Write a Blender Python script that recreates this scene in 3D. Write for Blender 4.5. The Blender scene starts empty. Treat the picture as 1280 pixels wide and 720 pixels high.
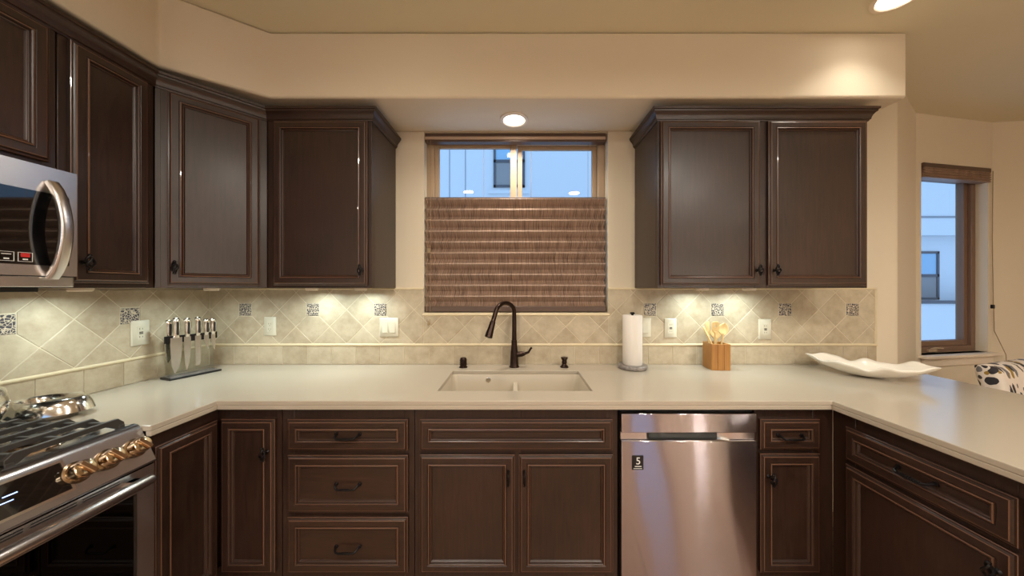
import bpy, bmesh, math, random
from mathutils import Vector, Matrix

random.seed(7)
SC = bpy.context.scene
COL = SC.collection
PI = math.pi

# ------------------------------------------------------------------ camera, world, exposure
CAM_Y, CAM_Z, FPX = -1.95, 1.385, 394.0
cam_d = bpy.data.cameras.new('camera')
cam = bpy.data.objects.new('camera', cam_d)
COL.objects.link(cam)
cam.location = (0, CAM_Y, CAM_Z)
cam.rotation_euler = (PI / 2, 0, 0)
cam_d.sensor_width = 36.0
cam_d.lens = 36.0 * FPX / 1280.0
cam_d.shift_x = -7.0 / 1280.0
cam_d.shift_y = 0.0
cam_d.clip_start = 0.02
cam_d.clip_end = 100
SC.camera = cam

world = bpy.data.worlds.new('dusk_sky')
SC.world = world
world.use_nodes = True
world.node_tree.nodes['Background'].inputs[0].default_value = (0.36, 0.61, 1.0, 1)
world.node_tree.nodes['Background'].inputs[1].default_value = 1.55

SC.view_settings.view_transform = 'Standard'
SC.view_settings.look = 'None'
SC.view_settings.gamma = 1.0
SC.view_settings.use_curve_mapping = False
SC.view_settings.exposure = 0.0

WARM = (1.0, 0.935, 0.83)
COOL = (0.84, 1.0, 1.0)
CAN_W = 20.0          # ceiling downlights
FRONT_W = 1.7         # the two close to the soffit
SOFFIT_W = 5.2
PUCK_W = 1.35


# ------------------------------------------------------------------ mesh helpers
class MB:
    def __init__(self):
        self.v, self.f = [], []

    def add(self, verts, faces, M=None):
        n = len(self.v)
        for p in verts:
            p = Vector(p)
            self.v.append(M @ p if M is not None else p)
        for f in faces:
            self.f.append([i + n for i in f])
        return self

    def box(self, x0, x1, y0, y1, z0, z1, M=None):
        vs = [(x, y, z) for z in (z0, z1) for y in (y0, y1) for x in (x0, x1)]
        return self.add(vs, [(0, 2, 3, 1), (4, 5, 7, 6), (0, 1, 5, 4), (2, 6, 7, 3), (0, 4, 6, 2), (1, 3, 7, 5)], M)

    def loft(self, rings, M=None, cap0=True, cap1=True, closed=True):
        n = len(rings[0])
        vs = [p for r in rings for p in r]
        fs = []
        for k in range(len(rings) - 1):
            a, b = k * n, (k + 1) * n
            for i in range(n if closed else n - 1):
                j = (i + 1) % n
                fs.append((a + i, a + j, b + j, b + i))
        if cap0:
            fs.append(tuple(reversed(range(n))))
        if cap1:
            fs.append(tuple(range((len(rings) - 1) * n, len(rings) * n)))
        return self.add(vs, fs, M)

    def lathe(self, prof, c=(0, 0, 0), seg=32, M=None, sx=1, sy=1, cap0=True, cap1=True):
        rings = []
        for r, z in prof:
            r = max(r, 1e-4)
            rings.append([(c[0] + sx * r * math.cos(2 * PI * i / seg), c[1] + sy * r * math.sin(2 * PI * i / seg), c[2] + z)
                          for i in range(seg)])
        return self.loft(rings, M, cap0, cap1)

    def tube(self, pts, rad, seg=12, M=None, flat=1.0, roll=None, side=None):
        pts = [Vector(p) for p in pts]
        n = len(pts)
        rad = rad if isinstance(rad, (list, tuple)) else [rad] * n
        t0 = (pts[1] - pts[0]).normalized()
        up = Vector(side) if side else (Vector((0, 0, 1)) if abs(t0.z) < 0.9 else Vector((0, 1, 0)))
        a = t0.cross(up).normalized()
        rings = []
        for k in range(n):
            t = (pts[min(k + 1, n - 1)] - pts[max(k - 1, 0)]).normalized()
            a = (a - t * a.dot(t)).normalized()
            b = t.cross(a)
            r = rad[k]
            ro = roll[k] if roll else 0
            rings.append([pts[k] + a * (r * math.cos(2 * PI * i / seg + ro)) + b * (r * flat * math.sin(2 * PI * i / seg + ro))
                          for i in range(seg)])
        return self.loft(rings, M)

    def prism(self, poly, h0, h1, axis='z', M=None):
        def P(a, b, h):
            return (a, b, h) if axis == 'z' else ((a, h, b) if axis == 'y' else (h, a, b))
        return self.loft([[P(a, b, h0) for a, b in poly], [P(a, b, h1) for a, b in poly]], M)

    def build(self, name, mat, parent=None, bevel=0, smooth=35, seg=2, weld=False):
        me = bpy.data.meshes.new(name)
        me.from_pydata([tuple(p) for p in self.v], [], self.f)
        bm = bmesh.new()
        bm.from_mesh(me)
        if weld:
            bmesh.ops.remove_doubles(bm, verts=bm.verts, dist=1e-5)
        bmesh.ops.recalc_face_normals(bm, faces=bm.faces)
        bm.to_mesh(me)
        bm.free()
        if smooth:
            for p in me.polygons:
                p.use_smooth = True
            me.set_sharp_from_angle(angle=math.radians(smooth))
        for m in (mat if isinstance(mat, (list, tuple)) else [mat]):
            me.materials.append(m)
        o = bpy.data.objects.new(name, me)
        COL.objects.link(o)
        if parent is not None:
            o.parent = parent
        if bevel:
            b = o.modifiers.new('bevel', 'BEVEL')
            b.width = bevel
            b.segments = seg
            b.limit_method = 'ANGLE'
            b.angle_limit = math.radians(40)
        return o


def rz_m(a, loc=(0, 0, 0)):
    return Matrix.Translation(Vector(loc)) @ Matrix.Rotation(a, 4, 'Z')


def thing(name, label, cat, loc=(0, 0, 0), rz=0.0, group=None):
    o = bpy.data.objects.new(name, None)
    COL.objects.link(o)
    o.empty_display_size = 0.05
    o.location = loc
    o.rotation_euler = (0, 0, rz)
    o['label'] = label
    o['category'] = cat
    if group:
        o['group'] = group
    return o


def tag(o, label, cat, group=None):
    o['label'] = label
    o['category'] = cat
    if group:
        o['group'] = group
    return o


def struct(o, label=None):
    o['kind'] = 'structure'
    if label:
        o['label'] = label
    return o


def dup(root, label, loc, rz=None):
    r = root.copy()
    COL.objects.link(r)
    r.location = loc
    if rz is not None:
        r.rotation_euler = (0, 0, rz)
    r['label'] = label
    for ch in list(root.children):
        c = ch.copy()
        COL.objects.link(c)
        c.parent = r
        for g in list(ch.children):
            d = g.copy()
            COL.objects.link(d)
            d.parent = c
    return r


def rrect(x0, x1, y0, y1, r, n=5):
    pts = []
    for cx, cy, a0 in ((x1 - r, y1 - r, 0), (x0 + r, y1 - r, PI / 2), (x0 + r, y0 + r, PI), (x1 - r, y0 + r, 1.5 * PI)):
        for i in range(n + 1):
            a = a0 + PI / 2 * i / n
            pts.append((cx + r * math.cos(a), cy + r * math.sin(a)))
    return pts


# ------------------------------------------------------------------ materials
def s2l(c):
    return tuple((x / 12.92 if x <= 0.04045 else ((x + 0.055) / 1.055) ** 2.4) for x in (v / 255.0 for v in c)) + (1,)


def new_mat(name):
    m = bpy.data.materials.new(name)
    m.use_nodes = True
    nt = m.node_tree
    return m, nt, nt.nodes['Principled BSDF']


def N(nt, kind, **kw):
    n = nt.nodes.new(kind)
    for k, v in kw.items():
        if k.startswith('i_'):
            key = k[2:]
            n.inputs[int(key) if key.isdigit() else key.replace('_', ' ')].default_value = v
        else:
            setattr(n, k, v)
    return n


def simple(name, rgb, rough=0.5, metal=0.0, coat=0.0, spec=0.5, bump=None, var=None, aniso=0.0):
    m, nt, b = new_mat(name)
    b.inputs['Base Color'].default_value = s2l(rgb)
    b.inputs['Roughness'].default_value = rough
    b.inputs['Metallic'].default_value = metal
    b.inputs['Coat Weight'].default_value = coat
    b.inputs['Specular IOR Level'].default_value = spec
    tc = N(nt, 'ShaderNodeTexCoord')
    if var:
        scale, amt = var
        no = N(nt, 'ShaderNodeTexNoise', i_Scale=scale, i_Detail=5.0)
        nt.links.new(tc.outputs['Object'], no.inputs['Vector'])
        mp = N(nt, 'ShaderNodeMapRange')
        mp.inputs['To Min'].default_value = 1 - amt
        mp.inputs['To Max'].default_value = 1 + amt
        nt.links.new(no.outputs['Fac'], mp.inputs['Value'])
        mx = N(nt, 'ShaderNodeVectorMath', operation='SCALE')
        mx.inputs[0].default_value = s2l(rgb)[:3]
        nt.links.new(mp.outputs[0], mx.inputs['Scale'])
        nt.links.new(mx.outputs[0], b.inputs['Base Color'])
    if bump:
        scale, st = bump
        no = N(nt, 'ShaderNodeTexNoise', i_Scale=scale, i_Detail=3.0)
        nt.links.new(tc.outputs['Object'], no.inputs['Vector'])
        bp = N(nt, 'ShaderNodeBump', i_Strength=st, i_Distance=0.002)
        nt.links.new(no.outputs['Fac'], bp.inputs['Height'])
        nt.links.new(bp.outputs[0], b.inputs['Normal'])
    return m


def wood(name, c1, c2, stretch, rough=0.36, coat=0.16, scale=9.0):
    m, nt, b = new_mat(name)
    tc = N(nt, 'ShaderNodeTexCoord')
    mp = N(nt, 'ShaderNodeMapping')
    mp.inputs['Scale'].default_value = stretch
    nt.links.new(tc.outputs['Object'], mp.inputs['Vector'])
    n1 = N(nt, 'ShaderNodeTexNoise', i_Scale=scale, i_Detail=8.0, i_Roughness=0.62, i_Distortion=0.6)
    nt.links.new(mp.outputs[0], n1.inputs['Vector'])
    n2 = N(nt, 'ShaderNodeTexNoise', i_Scale=2.2, i_Detail=2.0)
    nt.links.new(tc.outputs['Object'], n2.inputs['Vector'])
    ad = N(nt, 'ShaderNodeMath', operation='MULTIPLY_ADD')
    ad.inputs[1].default_value = 0.55
    nt.links.new(n1.outputs['Fac'], ad.inputs[0])
    m2 = N(nt, 'ShaderNodeMath', operation='MULTIPLY')
    m2.inputs[1].default_value = 0.45
    nt.links.new(n2.outputs['Fac'], m2.inputs[0])
    nt.links.new(m2.outputs[0], ad.inputs[2])
    cr = N(nt, 'ShaderNodeValToRGB')
    cr.color_ramp.elements[0].position = 0.33
    cr.color_ramp.elements[0].color = s2l(c1)
    cr.color_ramp.elements[1].position = 0.66
    cr.color_ramp.elements[1].color = s2l(c2)
    nt.links.new(ad.outputs[0], cr.inputs['Fac'])
    nt.links.new(cr.outputs['Color'], b.inputs['Base Color'])
    b.inputs['Roughness'].default_value = rough
    b.inputs['Coat Weight'].default_value = coat
    b.inputs['Coat Roughness'].default_value = 0.22
    bp = N(nt, 'ShaderNodeBump', i_Strength=0.12, i_Distance=0.001)
    nt.links.new(n1.outputs['Fac'], bp.inputs['Height'])
    nt.links.new(bp.outputs[0], b.inputs['Normal'])
    return m


def stone(name, c1, c2, rough=0.45, island=0.12, scale=14.0, pit=0.25):
    m, nt, b = new_mat(name)
    tc = N(nt, 'ShaderNodeTexCoord')
    n1 = N(nt, 'ShaderNodeTexNoise', i_Scale=scale, i_Detail=8.0, i_Roughness=0.68)
    nt.links.new(tc.outputs['Object'], n1.inputs['Vector'])
    geo = N(nt, 'ShaderNodeNewGeometry')
    ad = N(nt, 'ShaderNodeMath', operation='MULTIPLY_ADD')
    ad.inputs[1].default_value = island * 2
    nt.links.new(geo.outputs['Random Per Island'], ad.inputs[0])
    sb = N(nt, 'ShaderNodeMath', operation='SUBTRACT')
    sb.inputs[1].default_value = island
    nt.links.new(n1.outputs['Fac'], sb.inputs[0])
    nt.links.new(sb.outputs[0], ad.inputs[2])
    cr = N(nt, 'ShaderNodeValToRGB')
    cr.color_ramp.elements[0].position = 0.3
    cr.color_ramp.elements[0].color = s2l(c1)
    cr.color_ramp.elements[1].position = 0.7
    cr.color_ramp.elements[1].color = s2l(c2)
    nt.links.new(ad.outputs[0], cr.inputs['Fac'])
    nt.links.new(cr.outputs['Color'], b.inputs['Base Color'])
    b.inputs['Roughness'].default_value = rough
    n2 = N(nt, 'ShaderNodeTexNoise', i_Scale=60.0, i_Detail=4.0)
    nt.links.new(tc.outputs['Object'], n2.inputs['Vector'])
    bp = N(nt, 'ShaderNodeBump', i_Strength=pit, i_Distance=0.003)
    nt.links.new(n2.outputs['Fac'], bp.inputs['Height'])
    nt.links.new(bp.outputs[0], b.inputs['Normal'])
    return m


def steel(name, rgb, rough, aniso=0.0, wave=None, rot=0.25):
    m, nt, b = new_mat(name)
    b.inputs['Base Color'].default_value = s2l(rgb)
    b.inputs['Metallic'].default_value = 1.0
    b.inputs['Roughness'].default_value = rough
    b.inputs['Anisotropic'].default_value = aniso
    if aniso:
        tn = N(nt, 'ShaderNodeCombineXYZ')
        tn.inputs[2].default_value = 1.0        # grain across, so highlights stretch upright
        nt.links.new(tn.outputs[0], b.inputs['Tangent'])
    if wave:
        tc = N(nt, 'ShaderNodeTexCoord')
        mp = N(nt, 'ShaderNodeMapping')
        mp.inputs['Scale'].default_value = wave[0]
        nt.links.new(tc.outputs['Object'], mp.inputs['Vector'])
        no = N(nt, 'ShaderNodeTexNoise', i_Scale=wave[1], i_Detail=1.0)
        nt.links.new(mp.outputs[0], no.inputs['Vector'])
        bp = N(nt, 'ShaderNodeBump', i_Strength=wave[2], i_Distance=wave[3])
        nt.links.new(no.outputs['Fac'], bp.inputs['Height'])
        nt.links.new(bp.outputs[0], b.inputs['Normal'])
    return m


def brushed_door(name, rgb, spread=0.75, sway=0.06):
    """steel brushed level across: fine grain tips the normal up and down, slow unevenness sways it sideways"""
    m, nt, b = new_mat(name)
    b.inputs['Base Color'].default_value = s2l(rgb)
    b.inputs['Metallic'].default_value = 1.0
    b.inputs['Roughness'].default_value = 0.07
    tc = N(nt, 'ShaderNodeTexCoord')
    geo = N(nt, 'ShaderNodeNewGeometry')
    w1 = N(nt, 'ShaderNodeTexWhiteNoise', noise_dimensions='3D')
    w2 = N(nt, 'ShaderNodeTexNoise', i_Scale=1700.0)
    nt.links.new(tc.outputs['Object'], w1.inputs['Vector'])
    nt.links.new(tc.outputs['Object'], w2.inputs['Vector'])
    av = N(nt, 'ShaderNodeMath', operation='ADD')
    nt.links.new(w1.outputs['Value'], av.inputs[0])
    nt.links.new(w2.outputs['Fac'], av.inputs[1])
    zc = N(nt, 'ShaderNodeMath', operation='MULTIPLY_ADD')
    zc.inputs[1].default_value = spread
    zc.inputs[2].default_value = -spread
    nt.links.new(av.outputs[0], zc.inputs[0])
    mp = N(nt, 'ShaderNodeMapping')
    mp.inputs['Scale'].default_value = (5.0, 1, 1.3)
    nt.links.new(tc.outputs['Object'], mp.inputs['Vector'])
    no = N(nt, 'ShaderNodeTexNoise', i_Scale=1.0, i_Detail=0.5)
    nt.links.new(mp.outputs[0], no.inputs['Vector'])
    xc = N(nt, 'ShaderNodeMath', operation='MULTIPLY_ADD')
    xc.inputs[1].default_value = sway
    xc.inputs[2].default_value = -sway / 2
    nt.links.new(no.outputs['Fac'], xc.inputs[0])
    cb = N(nt, 'ShaderNodeCombineXYZ')
    nt.links.new(xc.outputs[0], cb.inputs[0])
    nt.links.new(zc.outputs[0], cb.inputs[2])
    ad = N(nt, 'ShaderNodeVectorMath', operation='ADD')
    nt.links.new(geo.outputs['Normal'], ad.inputs[0])
    nt.links.new(cb.outputs[0], ad.inputs[1])
    nm = N(nt, 'ShaderNodeVectorMath', operation='NORMALIZE')
    nt.links.new(ad.outputs[0], nm.inputs[0])
    nt.links.new(nm.outputs[0], b.inputs['Normal'])
    return m


def glass_pane(name, tint=(1, 1, 1, 1), refl_rough=0.0, ior=1.5):
    m = bpy.data.materials.new(name)
    m.use_nodes = True
    nt = m.node_tree
    nt.nodes.remove(nt.nodes['Principled BSDF'])
    out = nt.nodes['Material Output']
    tr = N(nt, 'ShaderNodeBsdfTransparent')
    tr.inputs[0].default_value = tint
    gl = N(nt, 'ShaderNodeBsdfGlossy')
    gl.inputs['Roughness'].default_value = refl_rough
    fr = N(nt, 'ShaderNodeFresnel')
    fr.inputs['IOR'].default_value = ior
    mx = N(nt, 'ShaderNodeMixShader')
    geo = N(nt, 'ShaderNodeNewGeometry')      # a thin pane: only the face turned to the ray reflects
    fb = N(nt, 'ShaderNodeMath', operation='SUBTRACT')
    fb.inputs[0].default_value = 1.0
    nt.links.new(geo.outputs['Backfacing'], fb.inputs[1])
    ff = N(nt, 'ShaderNodeMath', operation='MULTIPLY')
    nt.links.new(fr.outputs[0], ff.inputs[0])
    nt.links.new(fb.outputs[0], ff.inputs[1])
    nt.links.new(ff.outputs[0], mx.inputs[0])
    nt.links.new(tr.outputs[0], mx.inputs[1])
    nt.links.new(gl.outputs[0], mx.inputs[2])
    nt.links.new(mx.outputs[0], out.inputs['Surface'])
    return m


def emit(name, rgb, strength):
    m, nt, b = new_mat(name)
    b.inputs['Base Color'].default_value = (0.8, 0.8, 0.8, 1)
    b.inputs['Emission Color'].default_value = rgb if len(rgb) == 4 else tuple(rgb) + (1,)
    b.inputs['Emission Strength'].default_value = strength
    return m


def pattern_tile(name):
    m, nt, b = new_mat(name)
    tc = N(nt, 'ShaderNodeTexCoord')
    vo = N(nt, 'ShaderNodeTexVoronoi', feature='DISTANCE_TO_EDGE', i_Scale=95.0)
    nt.links.new(tc.outputs['Object'], vo.inputs['Vector'])
    cr = N(nt, 'ShaderNodeValToRGB')
    cr.color_ramp.interpolation = 'LINEAR'
    cr.color_ramp.elements[0].position = 0.05
    cr.color_ramp.elements[0].color = s2l((205, 190, 165))
    cr.color_ramp.elements[1].position = 0.10
    cr.color_ramp.elements[1].color = s2l((62, 58, 66))
    nt.links.new(vo.outputs['Distance'], cr.inputs['Fac'])
    nt.links.new(cr.outputs['Color'], b.inputs['Base Color'])
    b.inputs['Roughness'].default_value = 0.35
    bp = N(nt, 'ShaderNodeBump', i_Strength=0.5, i_Distance=0.002, invert=True)
    nt.links.new(vo.outputs['Distance'], bp.inputs['Height'])
    nt.links.new(bp.outputs[0], b.inputs['Normal'])
    return m


def shade_fabric(name):
    m, nt, b = new_mat(name)
    tc = N(nt, 'ShaderNodeTexCoord')
    mp = N(nt, 'ShaderNodeMapping')
    mp.inputs['Scale'].default_value = (1.3, 0.02, 0.03)
    nt.links.new(tc.outputs['Object'], mp.inputs['Vector'])
    n1 = N(nt, 'ShaderNodeTexNoise', i_Scale=330.0, i_Detail=3.0)
    nt.links.new(mp.outputs[0], n1.inputs['Vector'])
    cr = N(nt, 'ShaderNodeValToRGB')
    cr.color_ramp.elements[0].position = 0.38
    cr.color_ramp.elements[0].color = s2l((88, 66, 53))
    cr.color_ramp.elements[1].position = 0.62
    cr.color_ramp.elements[1].color = s2l((172, 142, 120))
    nt.links.new(n1.outputs['Fac'], cr.inputs['Fac'])
    nt.links.new(cr.outputs['Color'], b.inputs['Base Color'])
    b.inputs['Roughness'].default_value = 0.42
    b.inputs['Specular IOR Level'].default_value = 0.9
    return m


def floral(name):
    m, nt, b = new_mat(name)
    tc = N(nt, 'ShaderNodeTexCoord')
    no = N(nt, 'ShaderNodeTexNoise', i_Scale=9.0, i_Detail=2.0)
    nt.links.new(tc.outputs['Object'], no.inputs['Vector'])
    mp = N(nt, 'ShaderNodeMapping')
    mp.inputs['Rotation'].default_value = (0.4, 0.5, 0.6)
    mp.inputs['Scale'].default_value = (1.6, 1.0, 0.8)
    nt.links.new(tc.outputs['Object'], mp.inputs['Vector'])
    ad = N(nt, 'ShaderNodeVectorMath', operation='MULTIPLY_ADD')
    ad.inputs[1].default_value = (0.09, 0.09, 0.09)
    nt.links.new(no.outputs['Color'], ad.inputs[0])
    nt.links.new(mp.outputs[0], ad.inputs[2])
    vo = N(nt, 'ShaderNodeTexVoronoi', feature='F1', i_Scale=19.0)
    nt.links.new(ad.outputs[0], vo.inputs['Vector'])
    # leaf colour by cell
    sep = N(nt, 'ShaderNodeSeparateColor')
    nt.links.new(vo.outputs['Color'], sep.inputs[0])
    cr = N(nt, 'ShaderNodeValToRGB')
    cr.color_ramp.interpolation = 'CONSTANT'
    e = cr.color_ramp.elements
    e[0].position = 0.0
    e[0].color = s2l((48, 44, 48))
    e[1].position = 0.34
    e[1].color = s2l((150, 120, 50))
    for p, c in ((0.52, (112, 110, 112)), (0.72, (70, 62, 58)), (0.86, (222, 212, 200))):
        k = e.new(p)
        k.color = s2l(c)
    nt.links.new(sep.outputs[0], cr.inputs['Fac'])
    th = N(nt, 'ShaderNodeMath', operation='LESS_THAN')
    th.inputs[1].default_value = 0.50
    nt.links.new(vo.outputs['Distance'], th.inputs[0])
    mx = N(nt, 'ShaderNodeMix', data_type='RGBA')
    mx.inputs[6].default_value = s2l((226, 214, 200))
    nt.links.new(th.outputs[0], mx.inputs[0])
    nt.links.new(cr.outputs['Color'], mx.inputs[7])
    nt.links.new(mx.outputs[2], b.inputs['Base Color'])
    b.inputs['Roughness'].default_value = 0.85
    return m


def plank_floor(name):
    m, nt, b = new_mat(name)
    tc = N(nt, 'ShaderNodeTexCoord')
    br = N(nt, 'ShaderNodeTexBrick', i_Scale=1.0)
    br.inputs['Color1'].default_value = s2l((168, 132, 104))
    br.inputs['Color2'].default_value = s2l((146, 110, 84))
    br.inputs['Mortar'].default_value = s2l((40, 24, 16))
    br.inputs['Mortar Size'].default_value = 0.004
    br.inputs['Brick Width'].default_value = 1.2
    br.inputs['Row Height'].default_value = 0.13
    nt.links.new(tc.outputs['Object'], br.inputs['Vector'])
    nt.links.new(br.outputs['Color'], b.inputs['Base Color'])
    b.inputs['Roughness'].default_value = 0.3
    return m


WOOD_V = wood('espresso_wood_upright', (32, 20, 14), (58, 37, 27), (9, 9, 0.8))
BEAD_LIGHT = simple('painted_bead_highlight', (104, 72, 54), 0.3, coat=0.3)  # lighter brown stands in for light caught on the bead edges
WOOD_H = wood('espresso_wood_level', (34, 21, 14), (60, 38, 27), (0.8, 9, 9))
BAMBOO = wood('bamboo', (150, 98, 42), (188, 134, 66), (14, 14, 0.6), rough=0.45, coat=0.1, scale=5)
SPOONWOOD = wood('pale_beech', (206, 172, 112), (232, 204, 150), (12, 12, 1), rough=0.6, coat=0.0)
WALL = simple('tan_wall_paint', (216, 203, 179), 0.75, bump=(90.0, 0.18))
CEIL = simple('tan_ceiling_paint', (218, 210, 182), 0.8, bump=(80.0, 0.2))
TILE = stone('travertine_tile', (166, 149, 123), (194, 181, 156), island=0.10)
GROUT = simple('cream_grout', (208, 197, 172), 0.85, bump=(200.0, 0.3))
LINER = simple('cream_stone_liner', (208, 192, 158), 0.45, var=(30, 0.08))
ACCENT = pattern_tile('dark_patterned_tile')
QUARTZ = simple('cream_quartz', (174, 163, 146), 0.16, var=(3.0, 0.04), spec=0.5)
PORCELAIN = simple('white_sink_composite', (192, 180, 160), 0.2)
STEEL = steel('brushed_steel', (214, 210, 208), 0.26, 0.6, rot=0.25)
STEEL_DW = brushed_door('brushed_steel_door', (182, 176, 184))
CHROME = steel('polished_steel', (230, 228, 222), 0.13)
CONSOLE = steel('satin_steel_console', (200, 200, 204), 0.2)
KNOBMET = steel('bronze_tinted_steel', (196, 172, 142), 0.16)
IRON = simple('cast_iron', (58, 55, 52), 0.45, metal=0.3, bump=(220.0, 0.2))
BRONZE = simple('oil_rubbed_bronze', (52, 38, 32), 0.3, metal=0.85)
BLACKMET = simple('black_iron', (26, 22, 22), 0.35, metal=0.6)
BLACKGLASS = simple('black_glass', (6, 6, 7), 0.03, spec=0.9)
BLACKPLASTIC = simple('black_plastic', (22, 21, 22), 0.4)
DARK = simple('dark_void', (10, 9, 9), 0.8)
WHITEPLASTIC = simple('ivory_plastic', (204, 197, 176), 0.35)
SLOT = simple('slot_shadow_grey', (70, 66, 60), 0.6)
PAPER = simple('paper_towel', (226, 219, 210), 0.9, bump=(120.0, 0.5))
GREYSTONE = simple('mottled_grey_stone', (124, 116, 110), 0.35, var=(70.0, 0.95))
WHITECERAMIC = simple('white_glaze', (240, 232, 218), 0.22)
VINYL = simple('tan_vinyl', (172, 148, 120), 0.45)
VINYL_DARK = simple('brown_vinyl', (120, 94, 76), 0.45)
PANE = glass_pane('window_glass')
TINT = glass_pane('oven_glass', (0.05, 0.05, 0.05, 1))
ACRYLIC = glass_pane('clear_acrylic', (0.95, 0.97, 0.96, 1))
SHADE = shade_fabric('woven_shade')
HEADRAIL = simple('dark_brown_rail', (88, 68, 56), 0.4)
RAILTRIM = simple('pale_rail_trim', (186, 160, 138), 0.4)
CORD = simple('cord', (150, 128, 96), 0.8)
FLORAL = floral('floral_fabric')
FLOOR = plank_floor('brown_plank_floor')
WHITEPAINT = simple('warm_white_paint', (226, 212, 192), 0.5)
LEGWOOD = simple('dark_leg_wood', (50, 34, 26), 0.4)
SIDING = simple('pale_stucco', (226, 226, 226), 0.9, bump=(30.0, 0.3))
JOINT = simple('panel_joint', (150, 152, 156), 0.9)
HOUSEFRAME = simple('slate_window_frame', (84, 86, 92), 0.5)
HOUSEBLIND = simple('grey_blind', (150, 148, 146), 0.8)
LENS = emit('lamp_lens', (1.0, 0.92, 0.78), 9.0)
PUCKLENS = emit('puck_lens', (0.9, 1.0, 0.9), 6.0)
LAMPSHADE = emit('lit_lamp_shade', (1.0, 0.90, 0.78), 24.0)
BULB = emit('lamp_bulb', (1.0, 0.9, 0.72), 14.0)
DIGIT = emit('blue_clock_glow', (0.1, 0.35, 1.0), 2.2)
STEELBLADE = steel('knife_steel', (200, 196, 190), 0.22)
RED = simple('red_print', (190, 40, 36), 0.5)
WHITEPRINT = simple('white_print', (225, 225, 220), 0.5)

# ------------------------------------------------------------------ room shell
XL, CEIL_Z = -1.905, 2.682
SOF_Z, SOF_Y = 2.350, -0.353
WIN = (-0.579, 0.559, 1.232, SOF_Z)
REAR_Y, RIGHT_X = -5.2, 5.4

m = MB().box(XL - 0.15, RIGHT_X + 0.2, REAR_Y - 0.15, 0.9, -0.12, 0.0)
struct(m.build('floor', FLOOR))
m = MB().box(XL - 0.15, RIGHT_X + 0.2, REAR_Y - 0.15, 0.9, CEIL_Z, CEIL_Z + 0.12)
struct(m.build('ceiling', CEIL))

KX = 2.335   # right end of the kitchen wall before the rounded corner
w = MB()
w.box(XL, WIN[0], 0, 0.14, 0, CEIL_Z)
w.box(WIN[0], WIN[1], 0, 0.14, 0, WIN[2])
w.box(WIN[0], WIN[1], 0, 0.14, WIN[3], CEIL_Z)
w.box(WIN[1], KX, 0, 0.14, 0, CEIL_Z)
struct(w.build('wall_back', WALL, smooth=0))
struct(MB().box(XL - 0.14, XL, REAR_Y, 0.14, 0, CEIL_Z).build('wall_left', WALL, smooth=0))

# rounded corner and the return into the nook
B, C, D = (2.95, 0.385), (3.72, 0.52), (RIGHT_X, 0.30)
out = []
for i in range(7):
    a = -PI / 2 + (PI / 2 - 0.98) * 0 + i / 6 * 0.98 * 1.0
    out.append((KX + 0.05 * math.cos(a) * 1.0, 0.05 + 0.05 * math.sin(a)))
poly = [(KX, 0.0)] + out + [B, (B[0] - 0.06, B[1] + 0.12), (KX, 0.14)]
struct(MB().prism(poly, 0, CEIL_Z).build('wall_return', WALL, smooth=60))


def seg_frame(p, q):
    a = math.atan2(q[1] - p[1], q[0] - p[0])
    return rz_m(a, (p[0], p[1], 0)), math.hypot(q[0] - p[0], q[1] - p[1]), a


NM, NL, NA = seg_frame(B, C)
W2 = (0.052, 0.735, 0.885, 2.315)
w = MB()
w.box(0, W2[0], 0, 0.14, 0, CEIL_Z, NM)
w.box(W2[0], W2[1], 0, 0.14, 0, W2[2], NM)
w.box(W2[0], W2[1], 0, 0.14, W2[3], CEIL_Z, NM)
w.box(W2[1], NL, 0, 0.14, 0, CEIL_Z, NM)
struct(w.build('wall_nook', WALL, smooth=0))
DM, DL, DA = seg_frame(C, D)
struct(MB().box(0, DL, 0, 0.14, 0, CEIL_Z, DM).build('wall_nook_right', WALL, smooth=0))
struct(MB().box(RIGHT_X, RIGHT_X + 0.14, REAR_Y, 0.5, 0, CEIL_Z).build('wall_right', WALL, smooth=0))
# rear wall with a tall glazed opening that lets the dusk in
w = MB()
w.box(XL, -1.2, REAR_Y - 0.14, REAR_Y, 0, CEIL_Z)
w.box(0.4, 2.0, REAR_Y - 0.14, REAR_Y, 0, CEIL_Z)
w.box(2.55, RIGHT_X, REAR_Y - 0.14, REAR_Y, 0, CEIL_Z)
w.box(-1.2, 0.4, REAR_Y - 0.14, REAR_Y, 2.25, CEIL_Z)
w.box(-1.2, 0.4, REAR_Y - 0.14, REAR_Y, 0, 0.9)
w.box(2.0, 2.55, REAR_Y - 0.14, REAR_Y, 2.3, CEIL_Z)
struct(w.build('wall_rear', WALL, smooth=0))


def window_unit(name, M, x0, x1, z0, z1, y0, fw, depth, frame_mat, mull=None):
    f = MB()
    f.box(x0, x0 + fw, y0, y0 + depth, z0, z1, M)
    f.box(x1 - fw, x1, y0, y0 + depth, z0, z1, M)
    f.box(x0 + fw, x1 - fw, y0, y0 + depth, z0, z0 + fw, M)
    f.box(x0 + fw, x1 - fw, y0, y0 + depth, z1 - fw, z1, M)
    o = f.build(name, frame_mat, bevel=0.003)
    struct(o)
    return o


I4 = Matrix.Identity(4)
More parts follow.
